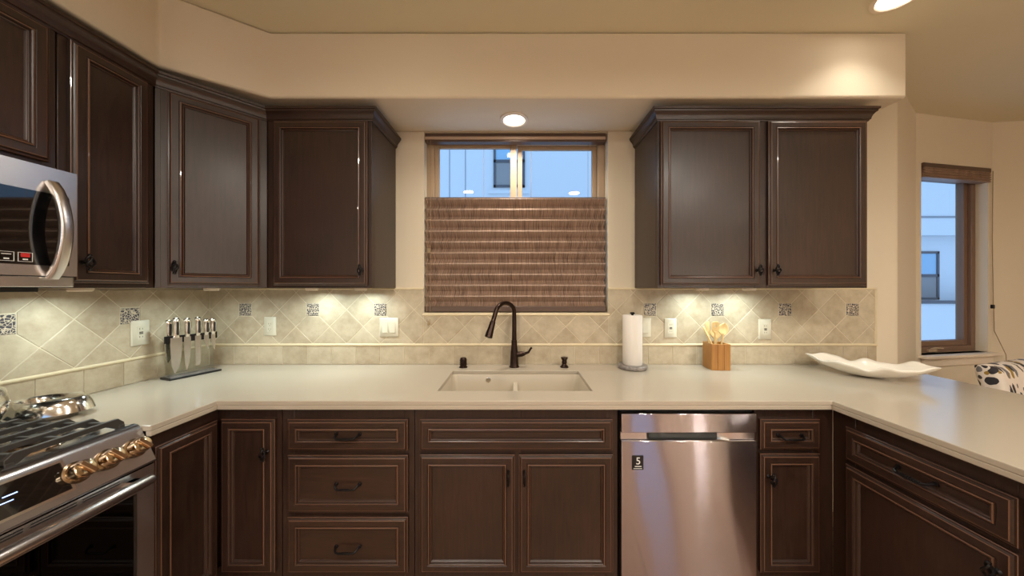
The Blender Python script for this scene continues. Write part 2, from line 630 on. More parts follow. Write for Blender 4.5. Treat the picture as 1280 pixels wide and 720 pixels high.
# kitchen window
w1 = window_unit('window_1', I4, WIN[0], WIN[1], WIN[2], WIN[3] - 0.001, 0.07, 0.045, 0.065, VINYL)
f = MB()      # fixed sash left, sliding sash right
for x0, x1, y0, y1, fw in ((-0.534, -0.005, 0.078, 0.10, 0.03), (0.0, 0.514, 0.102, 0.124, 0.03)):
    f.box(x0, x0 + fw, y0, y1, WIN[2] + .045, WIN[3] - .046)
    f.box(x1 - fw - (0.012 if x1 < 0 else 0), x1, y0, y1, WIN[2] + .045, WIN[3] - .046)
    f.box(x0 + fw, x1 - fw, y0, y1, WIN[2] + .045, WIN[2] + .075)
    f.box(x0 + fw, x1 - fw, y0, y1, WIN[3] - .066, WIN[3] - .046)
f.build('sash', VINYL, w1, bevel=0.002)
MB().box(-0.504, -0.04, 0.087, 0.091, WIN[2] + .075, WIN[3] - .066).build('pane', PANE, w1, smooth=0)
MB().box(0.03, 0.484, 0.111, 0.115, WIN[2] + .075, WIN[3] - .066).build('pane', PANE, w1, smooth=0)

# nook window: deep casement frame, pane, crank, sill and apron
w2 = window_unit('window_2', NM, W2[0], W2[1], W2[2], W2[3], 0.06, 0.045, 0.08, VINYL_DARK)
f = MB()
a0, a1, b0, b1 = W2[0] + .045, W2[1] - .045, W2[2] + .045, W2[3] - .045
f.box(a0, a0 + .04, .08, .125, b0, b1, NM).box(a1 - .04, a1, .08, .125, b0, b1, NM)
f.box(a0 + .04, a1 - .04, .08, .125, b0, b0 + .04, NM).box(a0 + .04, a1 - .04, .08, .125, b1 - .04, b1, NM)
f.build('sash', VINYL_DARK, w2, bevel=0.002)
MB().box(a0 + .04, a1 - .04, .098, .102, b0 + .04, b1 - .04, NM).build('pane', PANE, w2, smooth=0)
f = MB().box(0.22, 0.30, 0.045, 0.061, W2[2] + .008, W2[2] + .03, NM)
f.tube([NM @ Vector(p) for p in ((0.235, 0.048, W2[2] + .03), (0.25, 0.035, W2[2] + .04), (0.33, 0.03, W2[2] + .036))], 0.006, 8)
f.build('crank', VINYL, w2, bevel=0.002)
f = MB().box(W2[0] - .03, W2[1] + .05, -0.05, 0.06, W2[2] - .022, W2[2], NM)
s = f.build('trim_1', WHITEPAINT, bevel=0.004)
struct(s)
f = MB().box(W2[0], W2[1] + .02, -0.018, 0.0, W2[2] - .085, W2[2] - .022, NM)
struct(f.build('trim_2', WHITEPAINT, bevel=0.003))

# rear windows (behind the camera); the wide one is added for dusk fill
for k, (x0, x1, z0, z1) in enumerate(((-1.2, 0.4, 0.9, 2.25), (2.0, 2.55, 0.0, 2.3))):
    o = window_unit('window_%d' % (k + 3), rz_m(0, (0, REAR_Y - 0.12, 0)), x0, x1, z0, z1, 0, 0.05, 0.06, VINYL)
    MB().box(x0 + .05, x1 - .05, REAR_Y - .095, REAR_Y - .091, z0 + .05, z1 - .05).build('pane', PANE, o, smooth=0)

# soffit over the wall cabinets: left run, angled corner, back run
poly = [(XL + .001, -2.6), (-1.565, -2.6), (-1.565, -0.577), (-1.252, SOF_Y), (1.974, SOF_Y), (1.974, -0.001), (XL + .001, -0.001)]
sof = MB().prism(poly, SOF_Z, CEIL_Z - .0005).build('ceiling_soffit', WALL, bevel=0.012, seg=3, smooth=60)
struct(sof)


# ------------------------------------------------------------------ downlights
def downlight(label, x, y, z, watts, r=0.075, spread=150):
    t = thing('recessed_downlight', label, 'ceiling light', (x, y, z), 0, 'recessed ceiling downlights')
    MB().lathe([(r + .02, -.0005), (r + .02, -.006), (r + .004, -.010), (r, -.006), (r, -.0005)], seg=40, cap0=False, cap1=False).build('trim_ring', WHITEPAINT, t)
    MB().lathe([(r, -.004), (r * .6, -.006), (0.001, -.0065)], seg=40, cap0=False, cap1=True).build('lens', LENS, t)
    L = bpy.data.lights.new('downlight_glow', 'AREA')
    L.shape = 'DISK'
    L.size = 2 * r * .9
    L.energy = watts
    L.color = WARM
    L.spread = math.radians(spread)
    lo = bpy.data.objects.new('downlight_glow', L)
    COL.objects.link(lo)
    lo.parent = t
    lo.location = (0, 0, -.012)
    return t


downlight('recessed downlight in the soffit above the kitchen window', -0.02, -0.145, SOF_Z, SOFFIT_W, r=0.06)
downlight('recessed ceiling downlight at the top right, cut by the picture edge', 1.69, -0.56, CEIL_Z, FRONT_W, spread=110)
downlight('recessed ceiling downlight in front of the soffit left of the sink', -0.48, -0.80, CEIL_Z, FRONT_W, spread=110)
for lb, x, y in (('behind the camera on the range side', -0.66, -2.1), ('behind the camera on the peninsula side', 0.767, -2.1),
                 ('added behind the camera beyond the peninsula', 1.65, -2.3), ('added over the dining side of the room', 2.3, -2.9),  # these and the following cans are added for room fill and dishwasher streaks
                 ('added far behind the camera on the range side', -0.66, -3.6), ('added far behind the camera in the middle', 0.9, -3.8),
                 ('added far behind the camera on the dining side', 3.6, -3.9)):
    downlight('recessed ceiling downlight ' + lb, x, y, CEIL_Z, CAN_W, spread=170)


# floor lamps added unseen behind the camera for level fill and dishwasher streaks
def added_floor_lamp(label, x, y):
    t = thing('added_floor_lamp', label, 'floor lamp', (x, y, 0), 0, 'added floor lamps')
    MB().lathe([(.14, 0), (.14, .015), (.03, .03), (.012, .05), (.012, .06)], seg=32).build('base', BLACKMET, t)
    MB().lathe([(.012, .05), (.012, 1.58)], seg=16).build('pole', BLACKMET, t)
    MB().lathe([(.115, 1.20), (.085, 1.58), (.082, 1.58), (.112, 1.20)], seg=40, cap0=False, cap1=False).build('lamp_shade', LAMPSHADE, t)
    MB().lathe([(.02, 1.34), (.045, 1.38), (.05, 1.42), (.03, 1.47), (.012, 1.50)], seg=20).build('bulb', BULB, t)


added_floor_lamp('added floor lamp with a glowing fabric shade, dining side behind the camera', 2.92, -4.75)
added_floor_lamp('added floor lamp with a glowing fabric shade, range side behind the camera', -1.55, -4.75)
added_floor_lamp('added floor lamp with a glowing fabric shade, in the far dining corner behind the camera', 3.60, -4.75)

# ------------------------------------------------------------------ backsplash
H = 0.10395      # half diagonal of a field tile
TZ0, TZ1, ROWZ = 1.042, 1.376, 1.2514


def clip(poly, nx, ny, c):      # keep nx*u+ny*v <= c
    out = []
    for i in range(len(poly)):
        p, q = poly[i], poly[(i + 1) % len(poly)]
        dp, dq = nx * p[0] + ny * p[1] - c, nx * q[0] + ny * q[1] - c
        if dp <= 0:
            out.append(p)
        if (dp < 0 < dq) or (dq < 0 < dp):
            t = dp / (dp - dq)
            out.append((p[0] + t * (q[0] - p[0]), p[1] + t * (q[1] - p[1])))
    return out


def tile_slab(mb, poly, fn, h=0.008, inset=0.0015):
    if len(poly) < 3:
        return
    cu = sum(p[0] for p in poly) / len(poly)
    cv = sum(p[1] for p in poly) / len(poly)
    top = []
    for u, v in poly:
        d = math.hypot(u - cu, v - cv)
        k = max(0.0, 1 - inset / max(d, 1e-6))
        top.append((cu + (u - cu) * k, cv + (v - cv) * k))
    mb.loft([[fn(u, v, 0.002) for u, v in poly], [fn(u, v, h - .001) for u, v in poly], [fn(u, v, h) for u, v in top]])


def tile_field(mb, rects, u_ref, hu, fn, accents):
    g = 0.0018
    for (u0, u1, v0, v1) in rects:
        i0, i1 = int((u0 - u_ref) / hu) - 2, int((u1 - u_ref) / hu) + 2
        for i in range(i0, i1 + 1):
            for j in range(-4, 5):
                if (i + j) % 2 == 0:
                    continue
                cu, cv = u_ref + i * hu, ROWZ + j * H
                k = 1 - g * 1.414 / H
                poly = [(cu + hu * k, cv), (cu, cv + H * k), (cu - hu * k, cv), (cu, cv - H * k)]
                for au in accents:
                    if abs(cv - ROWZ) < 1e-3 and abs(abs(cu - au) - hu) < hu * .2:
                        s = 1 if au > cu else -1
                        poly = clip(poly, s, 0, s * au - 0.0405)
                    elif abs(cu - au) < hu * .2 and abs(abs(cv - ROWZ) - H) < 1e-3:
                        s = 1 if ROWZ > cv else -1
                        poly = clip(poly, 0, s, s * ROWZ - 0.0405)
                for nx, ny, c in ((1, 0, u1), (-1, 0, -u0), (0, 1, v1), (0, -1, -v0)):
                    if poly:
                        poly = clip(poly, nx, ny, c)
                tile_slab(mb, poly, fn)


back_fn = lambda u, v, h: (u, -h, v)
left_fn = lambda u, v, h: (XL + h, u, v)
BX = 2.212
bs = bpy.data.objects.new('wall_tiling', None)
COL.objects.link(bs)
bs.empty_display_size = 0.05
struct(bs)
acc_b = [0.817 + .4158 * k for k in (-6, -5, -4, 0, 1, 2, 3)]
mb = MB()
tile_field(mb, [(XL + .009, WIN[0] - .001, TZ0, TZ1), (WIN[0] + .001, WIN[1] - .001, TZ0, 1.214), (WIN[1] + .001, BX - .012, TZ0, TZ1)],
           0.817, .4158 / 4, back_fn, acc_b)
mb.build('tile_field', TILE, bs, smooth=0)
acc_l = [-0.406 - .39 * k for k in range(5)]
mbl = MB()
tile_field(mbl, [(-2.3, -.009, TZ0, TZ1)], -0.406, .39 / 4, left_fn, acc_l)
mbl.build('tile_field', TILE, bs, smooth=0)
g = MB().box(XL, WIN[0], -.0065, -.0002, 0.90, TZ1).box(WIN[0], WIN[1], -.0065, -.0002, 0.90, 1.214).box(WIN[1], BX, -.0065, -.0002, 0.90, TZ1)
g.box(XL + .0002, XL + .0065, -2.3, -.0065, 0.90, TZ1)
g.build('grout', GROUT, bs, smooth=0)
for n, u in enumerate(acc_b):
    q = MB()
    q.loft([[(u + sx * a, -h, ROWZ + sz * a) for sx, sz in ((-1, -1), (1, -1), (1, 1), (-1, 1))] for a, h in ((.0375, .002), (.0375, .008), (.0345, .0105))])
    o = q.build('accent_tile', ACCENT, bs, smooth=0)
    o['label'] = 'small dark patterned accent tile'
for u in acc_l:
    q = MB()
    q.loft([[(XL + h, u + sx * a, ROWZ - .003 + sz * a) for sx, sz in ((-1, -1), (1, -1), (1, 1), (-1, 1))] for a, h in ((.0375, .002), (.0375, .008), (.0345, .0105))])
    o = q.build('accent_tile', ACCENT, bs, smooth=0)
    o['label'] = 'small dark patterned accent tile'
# bottom border row
q = MB()
u = XL + .009
k = 0
while u < BX - .002:
    u1 = min(u + .149, BX)
    tile_slab(q, [(u + .001, .916), (u1 - .001, .916), (u1 - .001, 1.027), (u + .001, 1.027)], back_fn, .009)
    u += .150
u = -.012
while u > -2.3:
    tile_slab(q, [(u - .139, .916), (u - .001, .916), (u - .001, 1.027), (u - .139, 1.027)], left_fn, .009)
    u -= .140
q.build('border_row', TILE, bs, smooth=0)


def liner(q, a, b, normal, r=0.0085):
    a, b, n = Vector(a), Vector(b), Vector(normal)
    t = (b - a).normalized()
    s = t.cross(n)
    prof = [(-r, 0)] + [(-r * math.cos(PI * i / 8), .006 + r * .9 * math.sin(PI * i / 8)) for i in range(9)] + [(r, 0)]
    q.loft([[p + s * x + n * h for x, h in prof] for p in (a, b)])


q = MB()
liner(q, (XL + .005, 0, 1.0345), (BX, 0, 1.0345), (0, -1, 0))
liner(q, (XL, -2.3, 1.0345), (XL, -.005, 1.0345), (1, 0, 0))
liner(q, (BX - .004, 0, 1.036), (BX - .004, 0, 1.383), (0, -1, 0), .007)
liner(q, (XL + .005, 0, 1.380), (WIN[0], 0, 1.380), (0, -1, 0), .006)
liner(q, (WIN[1], 0, 1.380), (BX, 0, 1.380), (0, -1, 0), .006)
liner(q, (WIN[0] - .006, 0, 1.220), (WIN[1] + .006, 0, 1.220), (0, -1, 0), .008)
q.box(WIN[0] + .0005, WIN[1] - .0005, -.008, .069, 1.222, 1.2318)
q.build('liner', LINER, bs, smooth=40)


# ------------------------------------------------------------------ cabinets
def front_panel(w, h, fw=0.05, t=0.02, M=None):
    """framed front with an ogee outer edge, two inner beads and a sunk flat panel; x 0..w, z 0..h, y from 0 (back) to -t"""
    prof = [(0, 0), (0, -.012), (.0015, -.0135), (.006, -.0145), (.008, -.0165), (.010, -.0195), (.0125, -.0205), (fw - .017, -.0205), (fw - .0155, -.0185), (fw - .0135, -.0185),
            (fw - .012, -.0215), (fw - .0085, -.0225), (fw - .006, -.0205), (fw - .0045, -.0145), (fw - .003, -.0135), (fw - .001, -.0145),
            (fw + .001, -.012), (fw + .003, -.0085)]
    rings = [[(a, y, a), (w - a, y, a), (w - a, y, h - a), (a, y, h - a)] for a, y in prof]
    mb = MB().loft(rings, M)
    mb.edge = set(r * 4 + i for r in (1, 5, 10, 14) for i in range(4))      # edge highlights along the beads, painted as lighter brown faces
    return mb


def twisted_bar(mb, p, q, r, turns, M=None, n=40, bulge=0.0, nrm=(0, -1, 0)):
    p, q, nr = Vector(p), Vector(q), Vector(nrm)
    pts, rl, rd = [], [], []
    for i in range(n + 1):
        t = i / n
        pts.append(p.lerp(q, t) + nr * (bulge * math.sin(PI * t)))
        rl.append(turns * 2 * PI * t)
        rd.append(r * (0.75 + .45 * math.sin(PI * t)))
    mb.tube(pts, rd, seg=4, M=M, roll=rl)


def pull_h(cx, z, y, L=0.10, M=None):
    mb = MB()
    a = L / 2
    twisted_bar(mb, (cx - a * .72, y - .026, z - .004), (cx + a * .72, y - .026, z - .004), .0048, 2.5, M)
    for s in (-1, 1):
        mb.tube([(cx + s * a, y + .001, z + .006), (cx + s * a * .95, y - .012, z + .006), (cx + s * a * .84, y - .024, z + .0), (cx + s * a * .66, y - .026, z - .004)],
                [.0062, .0045, .0042, .0050], 8, M)
        mb.lathe([(.0085, 0), (.008, .004), (.004, .006)], seg=12, M=(M or I4) @ Matrix.Translation((cx + s * a, y, z + .006)) @ Matrix.Rotation(PI / 2, 4, 'X'))
    return mb


def pull_v(cx, z, y, L=0.055, M=None):
    mb = MB()
    a = L / 2
    twisted_bar(mb, (cx, y - .024, z - a * .7), (cx, y - .024, z + a * .7), .0052, 1.5, M)
    for s in (-1, 1):
        mb.tube([(cx, y + .001, z + s * a), (cx, y - .012, z + s * a * .95), (cx, y - .022, z + s * a * .82), (cx, y - .024, z + s * a * .62)], [.006, .0045, .0042, .005], 8, M)
    return mb


def knob_twist(cx, z, y, L=0.05, M=None):
    mb = MB()
    mb.tube([(cx, y + .001, z), (cx, y - .006, z), (cx, y - .022, z)], [.010, .005, .006], 10, M)
    a = L / 2
    for k in range(3):
        pts = [(cx + .011 * math.sin(PI * i / 16) * math.cos(2.1 * k + i * .22), y - .028 + .009 * math.sin(PI * i / 16) * math.sin(2.1 * k + i * .22), z - a + L * i / 16) for i in range(17)]
        mb.tube(pts, .0036, 6, M)
    mb.lathe([(.002, -.005), (.006, -.002), (.006, .002), (.002, .005)], (cx, y - .028, z - a), 10, M)
    mb.lathe([(.002, -.005), (.006, -.002), (.006, .002), (.002, .005)], (cx, y - .028, z + a), 10, M)
    return mb


def add_front(root, kind, x0, x1, z0, z1, pull=None, M=None, fw=0.05):
    """M places the front's own frame (x right, y into the cabinet, z up) inside the root's frame"""
    Mx = (M or I4) @ Matrix.Translation((x0, -.0005, z0))
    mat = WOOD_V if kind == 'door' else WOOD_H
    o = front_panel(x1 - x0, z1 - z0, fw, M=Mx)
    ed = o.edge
    o = o.build(kind, [mat, BEAD_LIGHT], root, smooth=20)
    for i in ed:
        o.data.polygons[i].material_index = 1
    if pull:
        style, px, pz = pull
        fn = {'h': pull_h, 'v': pull_v, 'k': knob_twist}[style]
        y = -.0205 if style != 'hf' else -.01
        if style == 'h':
            y = -.0085
        p = fn(px, pz, y, M=M).build('pull' if style != 'k' else 'knob', BLACKMET, o)
        p['label'] = 'black twisted iron pull'
    return o


def face_frame(root, w, h, rails, stiles, M=None, z0=0.0, y0=0.0, y1=0.02):
    mb = MB()
    for a, b in stiles:
        mb.box(a, b, y0, y1, z0, h, M)
    xs = sorted(stiles)
    for a, b in rails:
        for (s0, s1), (t0, t1) in zip(xs[:-1], xs[1:]):
            mb.box(s1, t0, y0 + .0005, y1, a, b, M)
    return mb.build('face_frame', WOOD_V, root, bevel=0.0015)


UPG, BSG = 'dark wood wall cabinets', 'dark wood base cabinets'
UZ0, UZ1 = 1.385, 2.300
UH = UZ1 - UZ0


def upper(label, loc, rz, w, d, fronts, h=UH, stiles=None):
    t = thing('wall_cabinet', label, 'cabinet', loc, rz, UPG)
    MB().box(0, w, .02, d, 0, h).build('carcass', WOOD_V, t, bevel=.0015)
    face_frame(t, w, h, [(0, .03), (h - .06, h)], stiles or [(0, .03), (w - .03, w)])
    for f in fronts:
        add_front(t, 'door', f[0], f[1], f[2], f[3], f[4])
    return t


FZ0, FZ1 = 0.014, 0.858     # door bottom / top inside the wall cabinets
# right of the window: two doors
X0, X1 = 0.724, 1.808
upper('wide two-door dark wood wall cabinet right of the window', (X0, -0.32, UZ0), 0, X1 - X0, 0.318,
      [(.011, .518, FZ0, FZ1, ('k', .497, .09)), (.563, 1.066, FZ0, FZ1, ('k', .585, .09))], stiles=[(0, .03), (.50, .58), (X1 - X0 - .03, X1 - X0)])
UR = COL.objects[-1]
# left of the window: one door
X0, X1 = -1.293, -0.753
upper('single-door dark wood wall cabinet just left of the window', (X0, -0.32, UZ0), 0, X1 - X0, 0.318,
      [(.040, .522, FZ0, FZ1, ('k', .500, .09))], stiles=[(0, .05), (X1 - X0 - .03, X1 - X0)])
# diagonal corner cabinet
P1, P2 = Vector((-1.555, -0.600)), Vector((-1.295, -0.320))
dw = (P2 - P1).length
da = math.atan2(P2.y - P1.y, P2.x - P1.x)
t = thing('wall_cabinet', 'angled single-door dark wood wall cabinet across the corner', 'cabinet', (P1.x, P1.y, UZ0), da, UPG)
inv = rz_m(da, (P1.x, P1.y, 0)).inverted()
q2 = [inv @ Vector((x, y, 0)) for x, y in ((P1.x + .012, P1.y + .012), (P2.x - .008, P2.y + .02), (P2.x - .004, -.012), (XL + .013, -.012), (XL + .013, P1.y + .012))]
MB().prism([(p.x, p.y) for p in q2], 0, UH).build('carcass', WOOD_V, t)
face_frame(t, dw, UH, [(0, .03), (UH - .06, UH)], [(.0, .04), (dw - .035, dw)], y0=0, y1=.018)
add_front(t, 'door', .037, dw - .030, FZ0, FZ1, ('k', .058, .09), M=I4, fw=.05)
# left wall: single door (local x runs towards the corner)
YA, YB = -0.885, -0.604
t = thing('wall_cabinet', 'narrow single-door dark wood wall cabinet between microwave and corner', 'cabinet', (-1.555, YA, UZ0), PI / 2, UPG)
wl = YB - YA
MB().box(0, wl, .02, .34, 0, UH).build('carcass', WOOD_V, t, bevel=.0015)
face_frame(t, wl, UH, [(0, .03), (UH - .06, UH)], [(0, .03), (wl - .03, wl)])
add_front(t, 'door', .022, wl - .028, FZ0 + .004, FZ1, ('k', .046, .09))
# above the microwave
YM0, YM1 = -1.634, -0.889
t = thing('wall_cabinet', 'short two-door dark wood wall cabinet above the microwave', 'cabinet', (-1.555, YM0, 1.785), PI / 2, UPG)
wl = YM1 - YM0
h2 = UZ1 - 1.785
MB().box(0, wl, .02, .34, 0, h2).build('carcass', WOOD_V, t, bevel=.0015)
face_frame(t, wl, h2, [(0, .03), (h2 - .06, h2)], [(0, .03), (wl / 2 - .03, wl / 2 + .03), (wl - .03, wl)])
add_front(t, 'door', .02, wl / 2 - .012, .014, h2 - .057)
add_front(t, 'door', wl / 2 + .012, wl - .022, .014, h2 - .057)


# crown mouldings
def sweep(path, prof):
    """path travelled so that outwards is on its right; prof = (out, z)"""
    P = [Vector((x, y)) for x, y in path]
    rings = []
    for k in range(len(P)):
        def nrm(a, b):
            d = (b - a).normalized()
            return Vector((d.y, -d.x))
        if k == 0:
            n = nrm(P[0], P[1])
        elif k == len(P) - 1:
            n = nrm(P[-2], P[-1])
        else:
            a, b = nrm(P[k - 1], P[k]), nrm(P[k], P[k + 1])
            n = (a + b)
            n = n / n.dot(a)
        rings.append([(P[k].x + n.x * o, P[k].y + n.y * o, z) for o, z in prof])
    return MB().loft(rings)


CROWN = [(.0005, 2.246), (.004, 2.246), (.006, 2.252), (.010, 2.254), (.011, 2.262), (.014, 2.272), (.020, 2.282), (.027, 2.288), (.028, 2.295),
         (.033, 2.297), (.034, 2.308), (.0005, 2.308)]
o = sweep([(-1.555, -1.63), (-1.555, -.600), (-1.295, -.320), (-.753, -.320), (-.753, -.002)], CROWN).build('crown_moulding', WOOD_H, smooth=30)
tag(o, 'dark wood crown moulding running along the left wall cabinets', 'moulding', 'crown mouldings on the wall cabinets')
o = sweep([(.724, -.002), (.724, -.320), (1.808, -.320), (1.808, -.002)], CROWN).build('crown_moulding', WOOD_H, smooth=30)
tag(o, 'dark wood crown moulding on the cabinet right of the window', 'moulding', 'crown mouldings on the wall cabinets')

# ---- base cabinets
BH, FY = 0.876, -0.600
DZ = [(.696, .828), (.433, .676), (.177, .413)]


def base_body(root, w, d, h=BH, x0=0.0, hollow=False):
    mb = MB()
    if hollow:
        mb.box(x0, x0 + .02, .02, d, .10, h).box(w - .02, w, .02, d, .10, h).box(x0 + .02, w - .02, d - .012, d, .10, h).box(x0 + .02, w - .02, .02, d - .012, .10, .12)
    else:
        mb.box(x0, w, .02, d, .10, h)
    mb.box(x0, w, .075, .09, 0, .10)
    mb.box(x0, w, d - .02, d, 0, .10)
    mb.build('carcass', WOOD_V, root)


def base(label, x0, x1, fronts, stiles, rails):
    t = thing('base_cabinet', label, 'cabinet', (x0, FY, 0), 0, BSG)
    w = x1 - x0
    base_body(t, w, .585, hollow='sink' in label.split()[-1])
    face_frame(t, w, BH, rails, stiles, z0=.10)
    for f in fronts:
        add_front(t, *f)
    return t


# three drawers
a = -1.006
base('three-drawer dark wood base cabinet left of the sink cabinet', a, -.442,
     [('drawer', -.976 - a, -.466 - a, DZ[0][0], DZ[0][1], ('h', -.721 - a, .757)),
      ('drawer', -.976 - a, -.466 - a, DZ[1][0], DZ[1][1], ('h', -.721 - a, .545)),
      ('drawer', -.976 - a, -.466 - a, DZ[2][0], DZ[2][1], ('h', -.721 - a, .280))],
     [(0, .05), (.522, .564)], [(.10, .19), (.40, .445), (.665, .705), (.815, BH)])
# sink cabinet
a = -.440
base('wide two-door dark wood base cabinet under the sink', a, .4285,
     [('false_front', -.415 - a, .403 - a, .696, .828),
      ('door', -.415 - a, -.012 - a, .177, .678, ('v', -.040 - a, .585)),
      ('door', .005 - a, .405 - a, .177, .678, ('v', .028 - a, .585))],
     [(0, .05), (.415, .455), (.82, .8685)], [(.10, .19), (.66, .71), (.815, BH)])
# narrow cabinet right of dishwasher
a = 1.0135
base('narrow dark wood base cabinet with one drawer right of the dishwasher', a, 1.3498,
     [('drawer', 1.030 - a, 1.283 - a, .699, .828, ('h', 1.157 - a, .754)),
      ('door', 1.030 - a, 1.283 - a, .177, .682, ('k', 1.058 - a, .590))],
     [(0, .04), (.25, .3363)], [(.10, .19), (.66, .71), (.815, BH)])
# corner base cabinet (two doors meeting at the inside corner)
t = thing('base_cabinet', 'corner dark wood base cabinet beside the range, two doors at an angle', 'cabinet', (-1.279, FY, 0), 0, BSG)
ox, oy = -1.279, FY
mb = MB()
L = [(XL + .012 - ox, -.012 - oy), (XL + .012 - ox, -.868 - oy), (-.02, -.868 - oy), (-.02, .02), (-1.009 - ox, .02), (-1.009 - ox, -.012 - oy)]
mb.prism(L, .10, BH)
mb.box(XL + .012 - ox, -.09, -.868 - oy, -.1 - oy - .4, 0, .10)
mb.box(XL + .1 - ox, -1.009 - ox, .09, .3, 0, .10)
mb.build('carcass', WOOD_V, t)
ML = rz_m(PI / 2, (0, -.868 - oy, 0))
mb = MB().box(0, .02, 0, .02, .10, BH, ML).box(0, .268, .0005, .0195, .815, BH, ML).box(0, .268, .0005, .0195, .10, .19, ML)
mb.box(.0, -1.009 - ox, 0.0005, .02, .815, BH).box(0, -1.009 - ox, 0.0005, .02, .10, .19).box(-1.05 - ox, -1.009 - ox, 0, .02, .19, .815)
mb.build('face_frame', WOOD_V, t)
add_front(t, 'door', .020, .247, .177, .828, None, M=ML)
add_front(t, 'door', .0215, -1.030 - ox, .177, .828, ('k', -1.055 - ox, .695))
# peninsula cabinet
t = thing('base_cabinet', 'dark wood base cabinet under the peninsula with a wide drawer', 'cabinet', (1.350, -.6005, 0), -PI / 2, BSG)
pw = .80
mb = MB().box(0.0, pw, .02, .60, .10, BH).box(0, pw, .075, .09, 0, .10).box(0, pw, .5, .52, 0, .10)
mb.build('carcass', WOOD_V, t)
face_frame(t, pw, BH, [(.10, .19), (.66, .705), (.815, BH)], [(0, .09), (.50, pw)], z0=.10)
add_front(t, 'drawer', .064, .508, .688, .822, ('h', .29, .750))
add_front(t, 'door', .064, .508, .177, .670, ('k', .478, .600))


# ------------------------------------------------------------------ countertop and sink
def grid_slab(mb, xs, ys, inside, z0, z1):
    idx = {}

    def vid(i, j, k):
        if (i, j, k) not in idx:
            idx[(i, j, k)] = len(mb.v)
            mb.v.append(Vector((xs[i], ys[j], (z0, z1)[k])))
        return idx[(i, j, k)]
    I = lambda i, j: 0 <= i < len(xs) - 1 and 0 <= j < len(ys) - 1 and inside((xs[i] + xs[i + 1]) / 2, (ys[j] + ys[j + 1]) / 2)
    for i in range(len(xs) - 1):
        for j in range(len(ys) - 1):
            if not I(i, j):
                continue
            mb.f.append([vid(i, j, 1), vid(i + 1, j, 1), vid(i + 1, j + 1, 1), vid(i, j + 1, 1)])
            mb.f.append([vid(i, j, 0), vid(i, j + 1, 0), vid(i + 1, j + 1, 0), vid(i + 1, j, 0)])
            if not I(i - 1, j):
                mb.f.append([vid(i, j, 0), vid(i, j, 1), vid(i, j + 1, 1), vid(i, j + 1, 0)])
            if not I(i + 1, j):
                mb.f.append([vid(i + 1, j, 0), vid(i + 1, j + 1, 0), vid(i + 1, j + 1, 1), vid(i + 1, j, 1)])
            if not I(i, j - 1):
                mb.f.append([vid(i, j, 0), vid(i + 1, j, 0), vid(i + 1, j, 1), vid(i, j, 1)])
            if not I(i, j + 1):
                mb.f.append([vid(i, j + 1, 0), vid(i, j + 1, 1), vid(i + 1, j + 1, 1), vid(i + 1, j + 1, 0)])


CT = 0.914
LX, FYc, RX, PX = -1.255, -0.635, 1.312, 2.235
SK = (-.368, .344, -.505, -.150)
PEN_Y = -1.42


def in_counter(x, y):
    if SK[0] < x < SK[1] and SK[2] < y < SK[3]:
        return False
    return y > FYc or (x < LX and y > -.872) or x > RX


mb = MB()
grid_slab(mb, [XL + .011, LX, SK[0], SK[1], RX, PX], [PEN_Y, -.872, FYc, SK[2], SK[3], -.011], in_counter, CT - .020, CT)
mb.box(LX, RX, FYc, FYc + .018, CT - .038, CT - .0195)
mb.box(LX - .018, LX, -.872, FYc + .018, CT - .038, CT - .0195)
mb.box(RX, RX + .018, PEN_Y, FYc + .018, CT - .038, CT - .0195)
mb.box(PX - .018, PX, PEN_Y, -.011, CT - .038, CT - .0195)
o = mb.build('countertop', QUARTZ, bevel=.003, smooth=0)
tag(o, 'cream quartz countertop running from the range round to the peninsula', 'countertop')

t = thing('sink', 'white double-bowl undermount sink set in the countertop below the window', 'sink', ((SK[0] + SK[1]) / 2, (SK[2] + SK[3]) / 2, .69))
hx, hy = (SK[1] - SK[0]) / 2 + .004, (SK[3] - SK[2]) / 2 + .004
rings = []
for ins, z in ((-.02, .2035), (0.0, .2035), (.003, .198), (.006, .10), (.012, .04), (.035, .012), (.07, .006)):
    rings.append([(x, y, z) for x, y in rrect(-hx + ins, hx - ins, -hy + ins, hy - ins, max(.03 - ins * .2, .02), 6)])
outer = [[(x, y, z) for x, y in rrect(-hx - .02, hx + .02, -hy - .02, hy + .02, .04, 6)] for z in (-.008, .2035)]
mb = MB().loft(rings, cap0=False, cap1=True)
mb.loft(outer, cap0=True, cap1=False)
mb.build('bowl', PORCELAIN, t, weld=True, smooth=50)
MB().prism([(-.020, .004), (-.014, .150), (-.008, .158), (.008, .158), (.014, .150), (.020, .004)], -hy + .003, hy - .003, axis='y').build('divider', PORCELAIN, t, smooth=60)
for sx in (-1, 1):
    o = MB().lathe([(.045, 0), (.045, .003), (.036, .003), (.033, -.002), (.010, -.001), (.001, .001)], (sx * .18, 0, .0065), 28).build('drain', CHROME, t)
o = MB()
o.lathe([(.014, 0), (.014, .002), (.010, .003), (.001, .003)], (0, 0, 0), 20, M=Matrix.Translation((-.155, hy - .0065, .170)) @ Matrix.Rotation(PI / 2, 4, 'X'))
o.build('overflow', CHROME, t)

